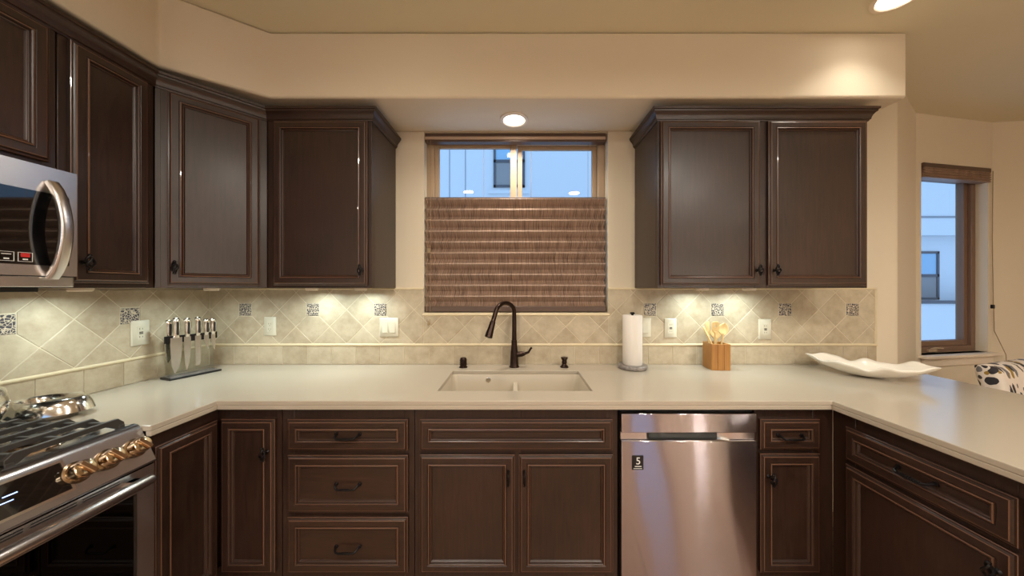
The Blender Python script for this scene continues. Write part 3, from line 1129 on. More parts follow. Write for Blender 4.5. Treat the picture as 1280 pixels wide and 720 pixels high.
# faucet
t = thing('kitchen_faucet', 'dark bronze gooseneck kitchen faucet behind the sink', 'faucet', (-.020, -.070, CT))
MB().lathe([(.030, .0), (.030, .004), (.026, .010), (.024, .05), (.022, .09), (.018, .12), (.0165, .16)], seg=28).build('base', BRONZE, t)
dirv = Vector((-.60, -.80, 0)).normalized()
pts, rad = [], []
for i in range(6):
    pts.append(Vector((0, 0, .15 + i * .035)))
    rad.append(.0145 - .0004 * i)
Rg = .085
for i in range(1, 17):
    a = PI * i / 16 * 0.93
    pts.append(Vector((0, 0, .325)) + dirv * (Rg - Rg * math.cos(a)) + Vector((0, 0, Rg * .70 * math.sin(a))))
    rad.append(.0125)
e = pts[-1]
tdir = (pts[-1] - pts[-2]).normalized()
for k in (1, 2):
    pts.append(e + tdir * .03 * k)
    rad.append(.0125)
MB().tube(pts, rad, 16).build('neck', BRONZE, t)
e = pts[-1]
MB().tube([e - tdir * .004, e, e + tdir * .004, e + tdir * .03, e + tdir * .07, e + tdir * .085, e + tdir * .088],
          [.0135, .0155, .0155, .017, .021, .0215, .017], 20).build('spray_head', BRONZE, t)
mb = MB().tube([(.018, -.002, .075), (.045, -.006, .078), (.062, -.008, .082)], [.017, .016, .012], 16)
mb.tube([(.058, -.008, .080), (.085, -.010, .090), (.098, -.010, .112), (.104, -.010, .118)], [.009, .007, .006, .007], 12)
mb.build('lever', BRONZE, t)

# two small fittings beside the faucet
t = thing('air_gap', 'short ribbed dark bronze air gap cap left of the faucet', 'fitting', (-.322, -.080, CT))
MB().lathe([(.024, 0), (.024, .006), (.019, .010), (.019, .052), (.016, .058), (.001, .060)], seg=24).build('cap', BRONZE, t)
mb = MB()
for z in (.020, .032, .044):
    mb.lathe([(.0195, -.003), (.022, -.002), (.022, .002), (.0195, .003)], (0, 0, z), 24)
mb.build('rib', BRONZE, t)
t = thing('soap_dispenser', 'small dark bronze soap dispenser pump right of the faucet', 'soap dispenser', (.278, -.075, CT))
MB().lathe([(.025, 0), (.024, .006), (.015, .014), (.013, .020), (.016, .028), (.014, .040)], seg=24).build('collar', BRONZE, t)
mb = MB().lathe([(.014, .040), (.017, .046), (.021, .056), (.020, .060), (.001, .062)], seg=24)
mb.tube([(0, 0, .053), (0, -.03, .055), (0, -.045, .050)], [.006, .005, .0045], 10)
mb.build('pump', BRONZE, t)

# ------------------------------------------------------------------ dishwasher
t = thing('dishwasher', 'stainless steel dishwasher between the sink cabinet and a narrow cabinet', 'dishwasher', (.432, -.600, 0))
DWW = .577
MB().box(.003, DWW - .003, .004, .57, .02, .862).build('tub', BLACKPLASTIC, t)
mb = MB().box(.004, DWW - .004, -.026, .003, .115, .742)
mb.build('door', STEEL_DW, t, bevel=.003)
MB().box(.004, DWW - .004, -.026, .003, .776, .857).build('control_panel', STEEL_DW, t, bevel=.003)
# recessed handle scoop: flush ends, deep slot between
mb = MB().prism([(.004, -.014), (.115, -.014), (.135, .0035), (.004, .0035)], .7425, .7755)
mb.build('recess_end', STEEL, t, bevel=.0015)
mb = MB().prism([(DWW - .004, -.014), (DWW - .004, .0035), (DWW - .155, .0035), (DWW - .115, -.014)], .7425, .7755)
mb.build('recess_end', STEEL, t, bevel=.0015)
mb = MB().prism([(-.022, .7405), (-.026, .7455), (-.018, .7475), (.002, .7425)], .118, DWW - .118, axis='x')
mb.build('handle', CHROME, t)
MB().box(.02, DWW - .02, .05, .06, .02, .11).build('kick_plate', BLACKPLASTIC, t)
st = MB().box(.048, .096, -.0275, -.0255, .622, .682).build('sticker', BLACKPLASTIC, t)
st['label'] = 'small black sticker with a white 5'


def text_mesh(txt, size, name, mat, parent, M):
    cu = bpy.data.curves.new('txt', 'FONT')
    cu.body = txt
    cu.size = size
    cu.align_x = 'CENTER'
    cu.align_y = 'CENTER'
    cu.extrude = .0003
    to = bpy.data.objects.new('txt', cu)
    COL.objects.link(to)
    dg = bpy.context.evaluated_depsgraph_get()
    me = bpy.data.meshes.new_from_object(to.evaluated_get(dg))
    bpy.data.objects.remove(to)
    me.transform(M)
    me.materials.clear()
    me.materials.append(mat)
    me.name = name
    o = bpy.data.objects.new(name, me)
    COL.objects.link(o)
    o.parent = parent
    return o


text_mesh('5', .042, 'numeral', WHITEPRINT, st, Matrix.Translation((.074, -.0280, .658)) @ Matrix.Rotation(PI / 2, 4, 'X'))
MB().box(.060, .088, -.0280, -.0270, .635, .638).box(.054, .090, -.0280, -.0270, .6265, .6285).build('print', WHITEPRINT, st)

# ------------------------------------------------------------------ microwave
YR0, YR1 = -1.634, -0.873
MW0, MW1 = 1.388, 1.774
t = thing('microwave', 'stainless over-the-range microwave with a bowed handle', 'microwave', (XL, YR0, MW0), PI / 2)
# local: x along +Y (0..w), y = -(X-XL) , z up
w, h = YR1 - YR0, MW1 - MW0
fx = -(0.400)            # front plane (local y)
mb = MB().box(0, w, -.375, -.012, .0, h)
mb.box(0.02, w - .06, -.36, -.03, -.016, 0)
mb.build('body', BLACKPLASTIC, t, bevel=.002)
# front: frame of steel round the glass
mb = MB()
gx0, gx1, gz0, gz1 = .03, w - .020, .070, .300
mb.box(0, gx0, fx, fx + .03, .036, h - .001).box(gx1, w, fx, fx + .03, .036, h - .001)
mb.box(gx0, gx1, fx, fx + .03, .036, gz0).box(gx0, gx1, fx, fx + .03, gz1, h - .001)
mb.build('door', STEEL, t, smooth=0)
MB().prism([(x, z) for x, z in rrect(gx0 - .001, gx1 + .001, gz0 - .001, gz1 + .001, .006, 4)], fx - .0008, fx + .02, axis='y').build('door_glass', BLACKGLASS, t, smooth=0)
mb = MB().prism(rrect(0, w, fx + .002, -.30, .012, 4), .0, .034)
mb.build('vent_rail', STEEL, t, bevel=.002)
pts = []
for i in range(15):
    a = i / 14
    pts.append((w - .060, fx - .002 - .046 * math.sin(PI * a) ** .7, .030 + .306 * a))
mb = MB()
rings = []
for i, p in enumerate(pts):
    a = i / 14
    dz = math.cos(PI * a)
    nx = Vector((0, -1, 0)) if 0 < i < 14 else Vector((0, -1, 0))
    hw, th = .015, .009
    tv = (Vector(pts[min(i + 1, 14)]) - Vector(pts[max(i - 1, 0)])).normalized()
    nn = Vector((1, 0, 0)).cross(tv).normalized()
    rings.append([Vector(p) + Vector((1, 0, 0)) * x + nn * y for x, y in rrect(-hw, hw, -th, th, .006, 3)])
mb.loft(rings)
mb.build('handle', STEEL, t, smooth=40)
for k in range(6):
    bt = MB()
    x = w - .114 - k * .036
    bt.box(x - .014, x + .014, fx - .0016, fx - .0007, .0775, .0785).box(x - .014, x + .014, fx - .0016, fx - .0007, .1045, .1055)
    bt.box(x - .0145, x - .0135, fx - .0016, fx - .0007, .0775, .1055).box(x + .0135, x + .0145, fx - .0016, fx - .0007, .0775, .1055)
    bt.box(x - .005, x + .005, fx - .0016, fx - .0007, .0825, .0865).box(x - .009, x + .009, fx - .0016, fx - .0007, .097, .099)
    bt.build('key_icon', WHITEPRINT, t, smooth=0)
x = w - .114
MB().box(x - .009, x + .009, fx - .0019, fx - .0009, .091, .1035).build('key_icon', RED, t, smooth=0)

# ------------------------------------------------------------------ range
t = thing('gas_range', 'stainless slide-in gas range with bronze-toned knobs', 'stove', (XL, YR0, 0), PI / 2)
fX = lambda X: -(X - XL)          # world X -> local y
mb = MB().box(.002, w - .002, fX(-1.305), -.015, .03, .905)
for sx in (.03, w - .07):
    for sy in (-.08, -.55):
        mb.box(sx, sx + .04, sy, sy + .04, 0, .03)
mb.build('body', BLACKPLASTIC, t)
# cooktop tray with a shallow lip
mb = MB()
x0, x1, y0, y1 = -.002, w + .000, fX(-1.300), -.013
rings = [[(x, y, z) for x, y in rrect(x0 + i, x1 - i, y0 + i, y1 - i, .01, 3)] for i, z in ((0, .905), (0, .919), (.004, .922), (.012, .922), (.020, .915), (.03, .914))]
mb.loft(rings)
mb.build('cooktop', STEEL, t, smooth=40)
# console
prof = [(-1.312, .792), (-1.240, .793), (-1.233, .796), (-1.2315, .801), (-1.2835, .906), (-1.288, .914), (-1.295, .920), (-1.312, .9235)]
MB().prism([(fX(a), z) for a, z in prof], .0, w, axis='x').build('console', CONSOLE, t, bevel=.003, smooth=40)
cn = Vector((0, -.896, .444)).normalized()
ct = Vector((0, .2, .98)).normalized()
ex = Vector((1, 0, 0))


def on_console(x, zz, out):
    X = -1.2315 - (zz - .801) * (.052 / .105)
    return Vector((x, fX(X), zz)) + cn * out


dx0, dx1 = w / 2 - .190, w / 2 + .183
q = [on_console(dx0, .825, .0), on_console(dx1, .825, 0), on_console(dx1, .897, 0), on_console(dx0, .897, 0)]
MB().loft([[p - cn * .002 for p in q], [p + cn * .0015 for p in q]]).build('display', BLACKGLASS, t, smooth=0)
mb = MB()
for (a, b, c, d) in ((dx0 - .006, dx1 + .006, .819, .825), (dx0 - .006, dx1 + .006, .897, .902), (dx0 - .006, dx0, .825, .897), (dx1, dx1 + .006, .825, .897)):
    q = [on_console(a, c, 0), on_console(b, c, 0), on_console(b, d, 0), on_console(a, d, 0)]
    mb.loft([[p - cn * .002 for p in q], [p + cn * .003 for p in q]])
mb.build('display_bezel', CHROME, t, smooth=0)
mb = MB()
for a, b, c, d in ((.040, .058, .866, .8685), (.064, .070, .862, .8645), (.076, .100, .868, .8705), (.046, .090, .856, .858)):
    q = [on_console(w / 2 + a, c, .0016), on_console(w / 2 + b, c, .0016), on_console(w / 2 + b, d, .0016), on_console(w / 2 + a, d, .0016)]
    mb.loft([[p for p in q], [p + cn * .0004 for p in q]])
mb.build('display_glow', DIGIT, t, smooth=0)
for Yk in (-.912, -.982, -1.050, -1.50, -1.575):
    x = Yk - YR0
    c = on_console(x, .858, 0)
    M = Matrix.Translation(c) @ Vector((0, 0, 1)).rotation_difference(cn).to_matrix().to_4x4()
    kb = MB().lathe([(.031, 0), (.031, .004), (.026, .006), (.025, .012), (.0255, .022), (.024, .031), (.020, .034), (.001, .034)], seg=32, M=M)
    kb = kb.build('control_knob', KNOBMET, t, smooth=40)
    g = MB().prism(rrect(-.0065, .0065, -.023, .023, .004, 3), .030, .043, M=M @ Matrix.Rotation(.5, 4, 'Z'))
    g.build('grip', KNOBMET, kb, bevel=.002)
# oven door: steel frame, dark glass, vent slots, bar handle
XF = -1.237
yf, yb = fX(XF), fX(-1.290)
mb = MB()
ox0, ox1, oz0, oz1 = .052, w - .052, .26, .718
mb.box(.003, ox0, yf, yb, .165, .7905).box(ox1, w - .003, yf, yb, .165, .7905)
mb.box(ox0, ox1, yf, yb, .165, oz0).box(ox0, ox1, yf, yb, oz1, .7905)
door = mb.build('oven_door', STEEL, t, smooth=0)
MB().box(ox0, ox1, yf + .006, yf + .010, oz0, oz1).build('oven_glass', TINT, door, smooth=0)
mb = MB()
for k in range(6):
    a = .10 + k * .096
    mb.box(a, a + .084, yf - .0006, yf + .004, .7745, .7775).box(a, a + .084, yf - .0006, yf + .004, .7815, .7845)
mb.build('vent_slot', DARK, door, smooth=0)
MB().box(ox0, ox1, yf + .06, yf + .065, oz0, oz1).build('oven_cavity', DARK, t, smooth=0)
mb = MB()
for z in (.685, .665, .655, .60, .45):
    mb.tube([(ox0, yf + .045, z), (ox1, yf + .045, z)], .0018, 6)
for i in range(24):
    xx = ox0 + (ox1 - ox0) * (i + .5) / 24
    mb.tube([(xx, yf + .045, .655), (xx, yf + .058, .655)], .0014, 5)
mb.build('oven_rack', CHROME, t)
hz, hxx = .762, fX(-1.196)
mb = MB().tube([(.035, hxx, hz), (.045, hxx, hz), (w - .050, hxx, hz), (w - .042, hxx, hz)], [.012, .0165, .0165, .012], 16)
for x in (.07, w - .07):
    mb.box(x - .012, x + .012, hxx, yf + .001, hz - .008, hz + .008)
mb.build('door_handle', STEEL, door, smooth=40)
MB().box(.003, w - .003, yf + .002, yb, .05, .158).build('warming_drawer', STEEL, t, bevel=.003)


# burners and grates
def burner(x, y, r):
    b = MB().lathe([(r * 1.35, 0), (r * 1.3, .004), (r, .006), (r, .014), (r * .92, .016)], (x, y, .9145), 28).build('burner', KNOBMET, t)
    MB().lathe([(r * .86, .0), (r * .9, .004), (r * .86, .009), (r * .3, .011), (.001, .011)], (x, y, .9305), 28).build('burner_cap', IRON, b)


for Xb, Yb, r in ((-1.44, -1.01, .045), (-1.74, -1.01, .035), (-1.59, -1.253, .05), (-1.44, -1.50, .04), (-1.74, -1.50, .045)):
    burner(Yb - YR0, fX(Xb), r)
for g0, g1 in ((-1.145, -.888), (-1.380, -1.155), (-1.620, -1.390)):
    mb = MB()
    a, b = g0 - YR0 + .004, g1 - YR0 - .004
    for k in range(7):
        yy = fX(-1.325 - k * .082)
        # finger bar with ends stepping down
        pr = [(a, .940), (a, .921), (a + .022, .921), (a + .045, .937), (b - .045, .937), (b - .022, .921), (b, .921), (b, .936), (b - .016, .953), (a + .016, .953)]
        mb.prism([(p, z) for p, z in pr], yy - .006, yy + .006, axis='y')
    for xx in (a + .028, (a + b) / 2, b - .028):
        mb.box(xx - .006, xx + .006, fX(-1.325) - .004, fX(-1.325 - 6 * .082) + .004, .934, .945)
    for xx in (a + .008, b - .008):
        for yy in (fX(-1.325), fX(-1.325 - 6 * .082)):
            mb.box(xx - .008, xx + .008, yy - .008, yy + .008, .9145, .930)
    mb.build('grate', IRON, t, bevel=.0015)

# ------------------------------------------------------------------ things on the range / left counter
t = thing('tea_kettle', 'round shiny kettle at the left picture edge on the back burner', 'kettle', (-1.720, -1.005, .9535))
MB().lathe([(.075, 0), (.088, .004), (.103, .04), (.107, .07), (.098, .105), (.070, .132), (.045, .142), (.044, .146)], seg=40).build('body', CHROME, t, smooth=60)
MB().lathe([(.043, .144), (.040, .150), (.020, .158), (.010, .160), (.010, .166), (.014, .172), (.010, .180), (.001, .182)], seg=28).build('lid', CHROME, t, smooth=50)
MB().tube([(-.02, -.085, .07), (-.03, -.115, .10), (-.035, -.14, .135)], [.024, .018, .012], 16).build('spout', CHROME, t)
MB().tube([(0, .085, .115)] + [(0, .09 * math.cos(PI * i / 12), .12 + .10 * math.sin(PI * i / 12)) for i in range(13)], .007, 10).build('handle', BLACKPLASTIC, t)

t = thing('steel_dish', 'shiny oval steel dish on the counter between range and left wall', 'dish', (-1.705, -.800, CT), .25)
prof_o = [(.060, 0), (.070, .003), (.080, .030), (.083, .050), (.100, .040), (.112, .020), (.114, .021), (.106, .045), (.094, .066)]
prof_i = [(.086, .070), (.078, .066), (.074, .045), (.068, .012), (.001, .006)]
MB().lathe(prof_o + prof_i, seg=48, sx=.98, sy=.70).build('dish_body', CHROME, t, smooth=50)

# magnetic knife stand
t = thing('knife_stand', 'clear magnetic knife stand with a dark slatted base in the left corner', 'knife block', (-1.764, -.241, CT), PI / 2 - math.radians(20))
mb = MB().box(-.108, .108, -.045, .045, .0, .010)
mb.build('base', BLACKPLASTIC, t, bevel=.002)
mb = MB()
for k in range(4):
    y = -.032 + k * .0213
    mb.box(-.100, .100, y - .004, y + .004, .010, .0125)
mb.build('base_strip', GREYSTONE, t, bevel=.001)
MB().box(-.100, .100, .006, .014, .010, .225).build('panel', ACRYLIC, t, bevel=.001)
MB().box(-.108, .108, -.003, .0058, .185, .222).build('magnet_bar', BLACKMET, t, bevel=.001)
KM = rz_m(PI / 2 - math.radians(20), (-1.764, -.241, CT))


def knife(label, x, blade_l, blade_w, handle_l, kind, back=False, bz=.200):
    # local x along the stand, blade hangs down from the bar at height bz
    y = -.0052 if not back else .0165
    p = KM @ Vector((x, y, bz))
    k = thing('kitchen_knife', label, 'knife', p, PI / 2 - math.radians(20), 'kitchen knives on the magnetic stand')
    hw = blade_w / 2
    if kind == 'chef':
        prof = [(-hw, .012), (hw, .012), (hw, -.02), (hw * .85, -blade_l * .5), (hw * .45, -blade_l * .82), (-hw * .25, -blade_l), (-hw * .8, -blade_l * .75), (-hw, -.03)]
    elif kind == 'blunt':
        prof = [(-hw, .012), (hw, .012), (hw, -.02), (hw * .9, -blade_l * .9), (hw * .4, -blade_l), (-hw * .8, -blade_l), (-hw, -.03)]
    else:
        prof = [(-hw, .012), (hw, .012), (hw, -.02), (hw, -blade_l * .55), (hw * .9, -blade_l), (hw * .2, -blade_l * .8), (-hw, -blade_l * .3)]
    MB().prism(prof, -.001, .0012, axis='y').build('blade', STEELBLADE, k, smooth=0)
    hs = []
    for z, rx, ry, dx in ((.010, hw * .55, .006, 0), (.022, .0085, .0085, 0), (.035, .010, .0095, .001), (.06, .0115, .0105, .003), (.085, .0105, .010, .002), (handle_l - .006, .0115, .010, -.002), (handle_l, .008, .007, -.002)):
        z = z * handle_l / .105 if z < handle_l - .01 else z
        hs.append([(dx + 1.3 * rx * math.cos(2 * PI * i / 14), ry * math.sin(2 * PI * i / 14), z) for i in range(14)])
    hd = MB().loft(hs).build('handle', CHROME, k, smooth=60)
    MB().loft([[(x_ * .55 + .001, -.0090, .025 + z_) for x_, z_ in rrect(-.008, .008, 0, handle_l - .045, .006, 4)],
               [(x_ * .55 + .001, -.0124, .025 + z_) for x_, z_ in rrect(-.008, .008, 0, handle_l - .045, .006, 4)]]).build('grip_inlay', BLACKPLASTIC, hd)


knife('broad chef knife, leftmost on the magnetic stand', -.066, .176, .046, .115, 'chef')
knife('slim carving knife, second from left on the magnetic stand', -.022, .168, .028, .110, 'chef')
knife('blunt-ended bread knife in the middle of the magnetic stand', .022, .152, .026, .112, 'blunt')
knife('short utility knife, second from right on the magnetic stand', .058, .075, .022, .100, 'point')
knife('short paring knife, rightmost on the magnetic stand', .088, .085, .020, .100, 'point')
knife('knife on the wall side of the magnetic stand, mostly hidden by the broad knife', -.085, .12, .030, .105, 'chef', back=True)

# ------------------------------------------------------------------ right counter things
t = thing('paper_towel_holder', 'round mottled grey stone paper towel holder right of the sink', 'paper towel holder', (.675, -.097, CT))
MB().lathe([(.074, 0), (.082, .004), (.084, .014), (.080, .022), (.074, .024), (.001, .024)], seg=40).build('base', GREYSTONE, t, smooth=50)
mb = MB().lathe([(.007, .024), (.007, .316), (.012, .318), (.014, .323), (.010, .329), (.001, .330)], seg=20)
mb.build('post', BLACKMET, t)
o = MB()
z0_, z1_ = .0245, .312
o.lathe([(.020, z0_), (.053, z0_), (.055, z0_ + .003), (.055, z1_ - .003), (.053, z1_), (.020, z1_), (.020, z0_)], (0, 0, 0), 48, cap0=False, cap1=False)
o = o.build('paper_towel_roll', PAPER, weld=True)
o.location = (.675, -.097, CT)
tag(o, 'white paper towel roll standing on the grey stone holder', 'paper towel roll')

UM = rz_m(math.radians(-5), (1.166, -.100, CT))
t = thing('utensil_box', 'square bamboo utensil box on the counter against the backsplash', 'utensil holder', (1.166, -.100, CT), math.radians(-5))
mb = MB()
a = .052
mb.loft([[(x * k, y * k, z) for x, y in ((-a, -a), (a, -a), (a, a), (-a, a))] for k, z in ((1, 0), (1, .150), (.86, .150), (.86, .012))])
mb.build('box', BAMBOO, t, bevel=.002, smooth=0)
g = MB()
for x in (-.018, .017):
    g.box(x - .0012, x + .0012, -a - .0006, -a + .001, .004, .146)
g.build('corner_joint', simple('joint_line', (120, 72, 34), .6), t)


def utensil(label, kind, bx, by, tx, ty, L, rot=0.0, mat=SPOONWOOD):
    p = UM @ Vector((bx, by, .0125))
    q_ = UM @ Vector((tx, ty, .0125 + L))
    k = thing('wooden_utensil', label, 'utensil', p, 0, 'wooden utensils in the bamboo box')
    d = (q_ - p)
    M = Vector((0, 0, 1)).rotation_difference(d.normalized()).to_matrix().to_4x4() @ Matrix.Rotation(rot, 4, 'Z')
    l = d.length
    MB().tube([(0, 0, 0), (0, 0, .05), (0, 0, l - .075), (0, 0, l - .06)], [.006, .0055, .005, .006], 10, M).build('handle', mat, k)
    mb = MB()
    if kind == 'spoon':
        R = []
        for i in range(9):
            a = i / 8
            wd = .003 + .031 * math.sin(PI * min(a * .96 + .03, 1)) ** .75
            z = l - .07 + a * .072
            R.append([(wd * math.cos(2 * PI * j / 20), .0045 * math.sin(2 * PI * j / 20) + .008 * math.sin(PI * a), z) for j in range(20)])
        mb.loft(R, M)
        mb.build('spoon_bowl', mat, k, smooth=60)
    elif kind == 'slot':
        outl = [(-.006, l - .07), (.006, l - .07), (.020, l - .045), (.022, l - .008), (.014, l), (-.014, l), (-.022, l - .008), (-.020, l - .045)]
        ho = [(.006 * math.cos(2 * PI * j / 8 - PI / 2 - PI / 8), l - .028 + .008 * math.sin(2 * PI * j / 8 - PI / 2 - PI / 8)) for j in range(8)]
        n = 8
        vs = [(x, y, z) for y in (-.003, .003) for x, z in outl] + [(x, y, z) for y in (-.003, .003) for x, z in ho]
        fs = []
        for i in range(n):
            j = (i + 1) % n
            fs += [(i, j, 16 + j, 16 + i), (8 + i, 24 + i, 24 + j, 8 + j), (i, 8 + i, 8 + j, j), (16 + i, 16 + j, 24 + j, 24 + i)]
        mb.add(vs, fs, M)
        mb.build('paddle', mat, k, smooth=0)
    else:
        mb.prism([(-.006, l - .09), (.006, l - .09), (.013, l - .05), (.014, l - .004), (.008, l), (-.006, l), (-.012, l - .012), (-.012, l - .05)], -.003, .003, axis='y', M=M)
        mb.build('blade', mat, k, bevel=.001, smooth=0)


utensil('wooden spatula leaning left out of the bamboo box', 'flat', .022, -.030, -.086, -.026, .235, .9)
utensil('wooden paddle with a round hole, upright in the bamboo box', 'slot', -.005, .015, -.010, -.012, .262)
utensil('round wooden spoon leaning right out of the bamboo box', 'spoon', .010, .0, .052, .008, .250)
utensil('narrow wooden spatula behind the holed paddle', 'flat', -.018, .02, -.040, .026, .262, .3)
utensil('slim wooden spoon between the holed paddle and the round spoon', 'spoon', .005, .02, .018, .030, .225)

# leaf-shaped platter
t_c = Vector((1.862, -.268, CT))
ang = math.atan2(-.333, .335)
nu, nv = 60, 20
Lh, Wh = .240, .118
mb = MB()
rows = []
for i in range(nu + 1):
    u = -1 + 2 * i / nu
    uu = abs(u)
    half = Wh * max(1 - uu ** 2.3, 0.0) ** .75 + .0015
    lift = .082 * uu ** 2.2
    row = []
    for j in range(nv + 1):
        v = -1 + 2 * j / nv
        y = v * half
        rimw = abs(v) ** 2.6
        sd = 1 if v > 0 else -1
        wave = math.sin(u * 9.5 + sd * 1.1) * .010 + math.sin(u * 17 + sd * 2.0) * .004
        z = .006 + lift + rimw * (.058 * (1 - uu ** 3) + wave * (1 - uu ** 6))
        yy = y * (1 + .05 * rimw * math.sin(u * 9.5 + sd))
        row.append((u * Lh, yy, z))
    rows.append(row)
vs = [p for r in rows for p in r]
fs = [(i * (nv + 1) + j, (i + 1) * (nv + 1) + j, (i + 1) * (nv + 1) + j + 1, i * (nv + 1) + j + 1) for i in range(nu) for j in range(nv)]
mb.add(vs, fs)
o = mb.build('serving_platter', WHITECERAMIC, smooth=80)
o.location = t_c
o.rotation_euler = (0, 0, ang)
so = o.modifiers.new('thick', 'SOLIDIFY')
so.thickness = .006
so.offset = 0
tag(o, 'long white wavy-edged leaf-shaped platter on the right end of the counter', 'platter')


# ------------------------------------------------------------------ outlets and switches
def wall_plate(name, label, cat, loc, rz, w, h, devices):
    t = thing(name, label, cat, loc, rz, 'wall plates on the backsplash')
    mb = MB()
    mb.loft([[(x, y, z) for x, z in rrect(-w / 2 + i, w / 2 - i, -h / 2 + i, h / 2 - i, .004, 3)] for i, y in ((0, 0), (0, -.003), (.003, -.006))])
    mb.build('plate', WHITEPLASTIC, t, smooth=40)
    for kind, x in devices:
        if kind == 'outlet':
            b = MB().prism(rrect(x - .0165, x + .0165, -.033, .033, .003, 3), -.0075, -.005, axis='y').build('receptacle', WHITEPLASTIC, t, smooth=40)
            s_ = MB()
            for zz in (.016, -.016):
                s_.box(x - .007, x - .005, -.0078, -.0070, zz - .004, zz + .005).box(x + .005, x + .007, -.0078, -.0070, zz - .003, zz + .004)
                s_.lathe([(.0022, -.0004), (.0022, .0004)], (0, 0, 0), 10, M=Matrix.Translation((x, -.0074, zz - .010)) @ Matrix.Rotation(PI / 2, 4, 'X'))
            s_.build('socket', SLOT, b, smooth=0)
        elif kind == 'gfci':
            b = MB().prism(rrect(x - .0165, x + .0165, -.033, .033, .003, 3), -.0075, -.005, axis='y').build('receptacle', WHITEPLASTIC, t, smooth=40)
            s_ = MB()
            for zz in (.020, -.020):
                s_.box(x - .007, x - .005, -.0078, -.0070, zz - .004, zz + .005).box(x + .005, x + .007, -.0078, -.0070, zz - .003, zz + .004)
            s_.box(x - .008, x + .008, -.0084, -.007, .001, .006).box(x - .008, x + .008, -.0084, -.007, -.006, -.001)
            s_.build('socket', SLOT, b, smooth=0)
        else:
            MB().loft([[(x + sx * .0165, yy, sz * .033) for sx, sz, yy in ((-1, -1, y0), (1, -1, y0), (1, 1, y1), (-1, 1, y1))] for y0, y1 in ((-.005, -.005), (-.011, -.0065))]).build('rocker', WHITEPLASTIC, t, bevel=.001, smooth=0)
    return t


Yw = -.0085
zz = lambda py: CAM_Z - (py - 360) / FPX * 1.94
xx_ = lambda px: (px - 647) / FPX * 1.94
wall_plate('wall_outlet', 'ivory outlet on the back wall nearest the knife stand', 'outlet', (xx_(338), Yw, zz(408)), 0, .074, .115, [('outlet', 0)])
wall_plate('light_switch', 'double-width ivory switch plate left of the window', 'light switch', (xx_(486.5), Yw, zz(409)), 0, .116, .115, [('rocker', -.023), ('rocker', .023)])
wall_plate('light_switch', 'ivory switch partly hidden behind the paper towels', 'light switch', (xx_(806), Yw, zz(409.5)), 0, .074, .118, [('rocker', 0)])
wall_plate('wall_outlet', 'ivory outlet between the paper towels and the bamboo box', 'outlet', (xx_(838), Yw, zz(410)), 0, .074, .118, [('gfci', 0)])
wall_plate('wall_outlet', 'ivory outlet right of the bamboo box', 'outlet', (xx_(956), Yw, zz(411.5)), 0, .078, .126, [('gfci', 0)])
wall_plate('wall_outlet', 'ivory outlet on the left wall between range and knife stand', 'outlet', (XL + .0085, -.368, 1.160), PI / 2, .078, .125, [('gfci', 0)])

# ------------------------------------------------------------------ pleated shade in the kitchen window
t = thing('pleated_shade', 'brown woven pleated shade covering the lower kitchen window', 'window shade', (-.012, 0.0, 0))
sx0, sx1 = -.566, .562
mb = MB().box(sx0, sx1, .012, .058, 2.296, 2.3485)
mb.build('headrail', HEADRAIL, t, bevel=.003)
MB().box(sx0 + .002, sx1 - .002, .006, .0125, 2.308, 2.326).build('headrail_trim', RAILTRIM, t, bevel=.002)
ztop, zbot = 1.940, 1.268
n = 10
prof = []
for k in range(n):
    za = ztop - (ztop - zbot) * k / n
    dz = (ztop - zbot) / n
    prof += [(.006, za), (.005, za - .05 * dz), (.009, za - .12 * dz), (.038, za - .50 * dz), (.042, za - .56 * dz), (.036, za - .68 * dz), (.027, za - .81 * dz), (.015, za - .93 * dz)]
prof.append((.008, zbot + .003))
back = [(y + .004, z) for y, z in reversed(prof)]
ring = prof + back
mb = MB()
npf = len(ring)
mb.loft([[(x, y, z) for y, z in ring] for x in (sx0 + .003, sx1 - .003)], cap0=False, cap1=False)
mb.build('pleats', SHADE, t, smooth=25)
MB().box(sx0, sx1, .006, .048, zbot - .030, zbot + .004).build('bottom_rail', HEADRAIL, t, bevel=.003)
MB().box(sx0, sx1, .016, .048, ztop - .004, ztop + .012).build('top_rail', HEADRAIL, t, bevel=.003)
mb = MB()
for x in (-.545, .097, .455, -.20):
    mb.tube([(x, .034, ztop + .01), (x, .034, 2.30)], .0010, 6)
mb.build('lift_cord', CORD, t)
mb = MB()
for x in (-.548, -.527):
    mb.tube([(x, .004, 2.31), (x, .002, 1.8), (x, -.004, 1.20), (x + (.004 if x < -.54 else -.003), -.014, 1.178)], .0014, 6)
mb.lathe([(.002, .0), (.006, -.008), (.007, -.022), (.003, -.026)], (-.535, -.014, 1.182), 12)
mb.build('pull_cord', CORD, t)
MB().box(-.545, -.530, -.004, .006, 1.60, 1.63).build('cord_cleat', CORD, t, bevel=.002)

# rolled valance in the nook window
t = thing('rolled_shade', 'brown rolled-up shade at the top of the narrow nook window', 'window shade', NM @ Vector((0, 0, 0)), NA)
mb = MB().box(W2[0] + .004, W2[1] + .012, -.012, .048, W2[3] - .03, W2[3] + .002)
mb.build('headrail', HEADRAIL, t, bevel=.004)
mb = MB()
prof = [(.044, W2[3] - .03), (-.010, W2[3] - .03)]
for k in range(4):
    za = W2[3] - .03 - k * .018
    prof += [(-.013, za - .004), (-.004, za - .011), (-.013, za - .018)]
prof += [(-.010, W2[3] - .106), (.044, W2[3] - .106)]
mb.loft([[(x, y, z) for y, z in prof] for x in (W2[0] + .006, W2[1] + .010)])
mb.build('pleat_stack', SHADE, t, smooth=25)
mb = MB()
mb.tube([(W2[1] + .022, -.014, W2[3] - .02), (W2[1] + .024, -.010, 1.75), (W2[1] + .030, -.012, 1.255), (W2[1] + .032, -.014, 1.22)], .0022, 6)
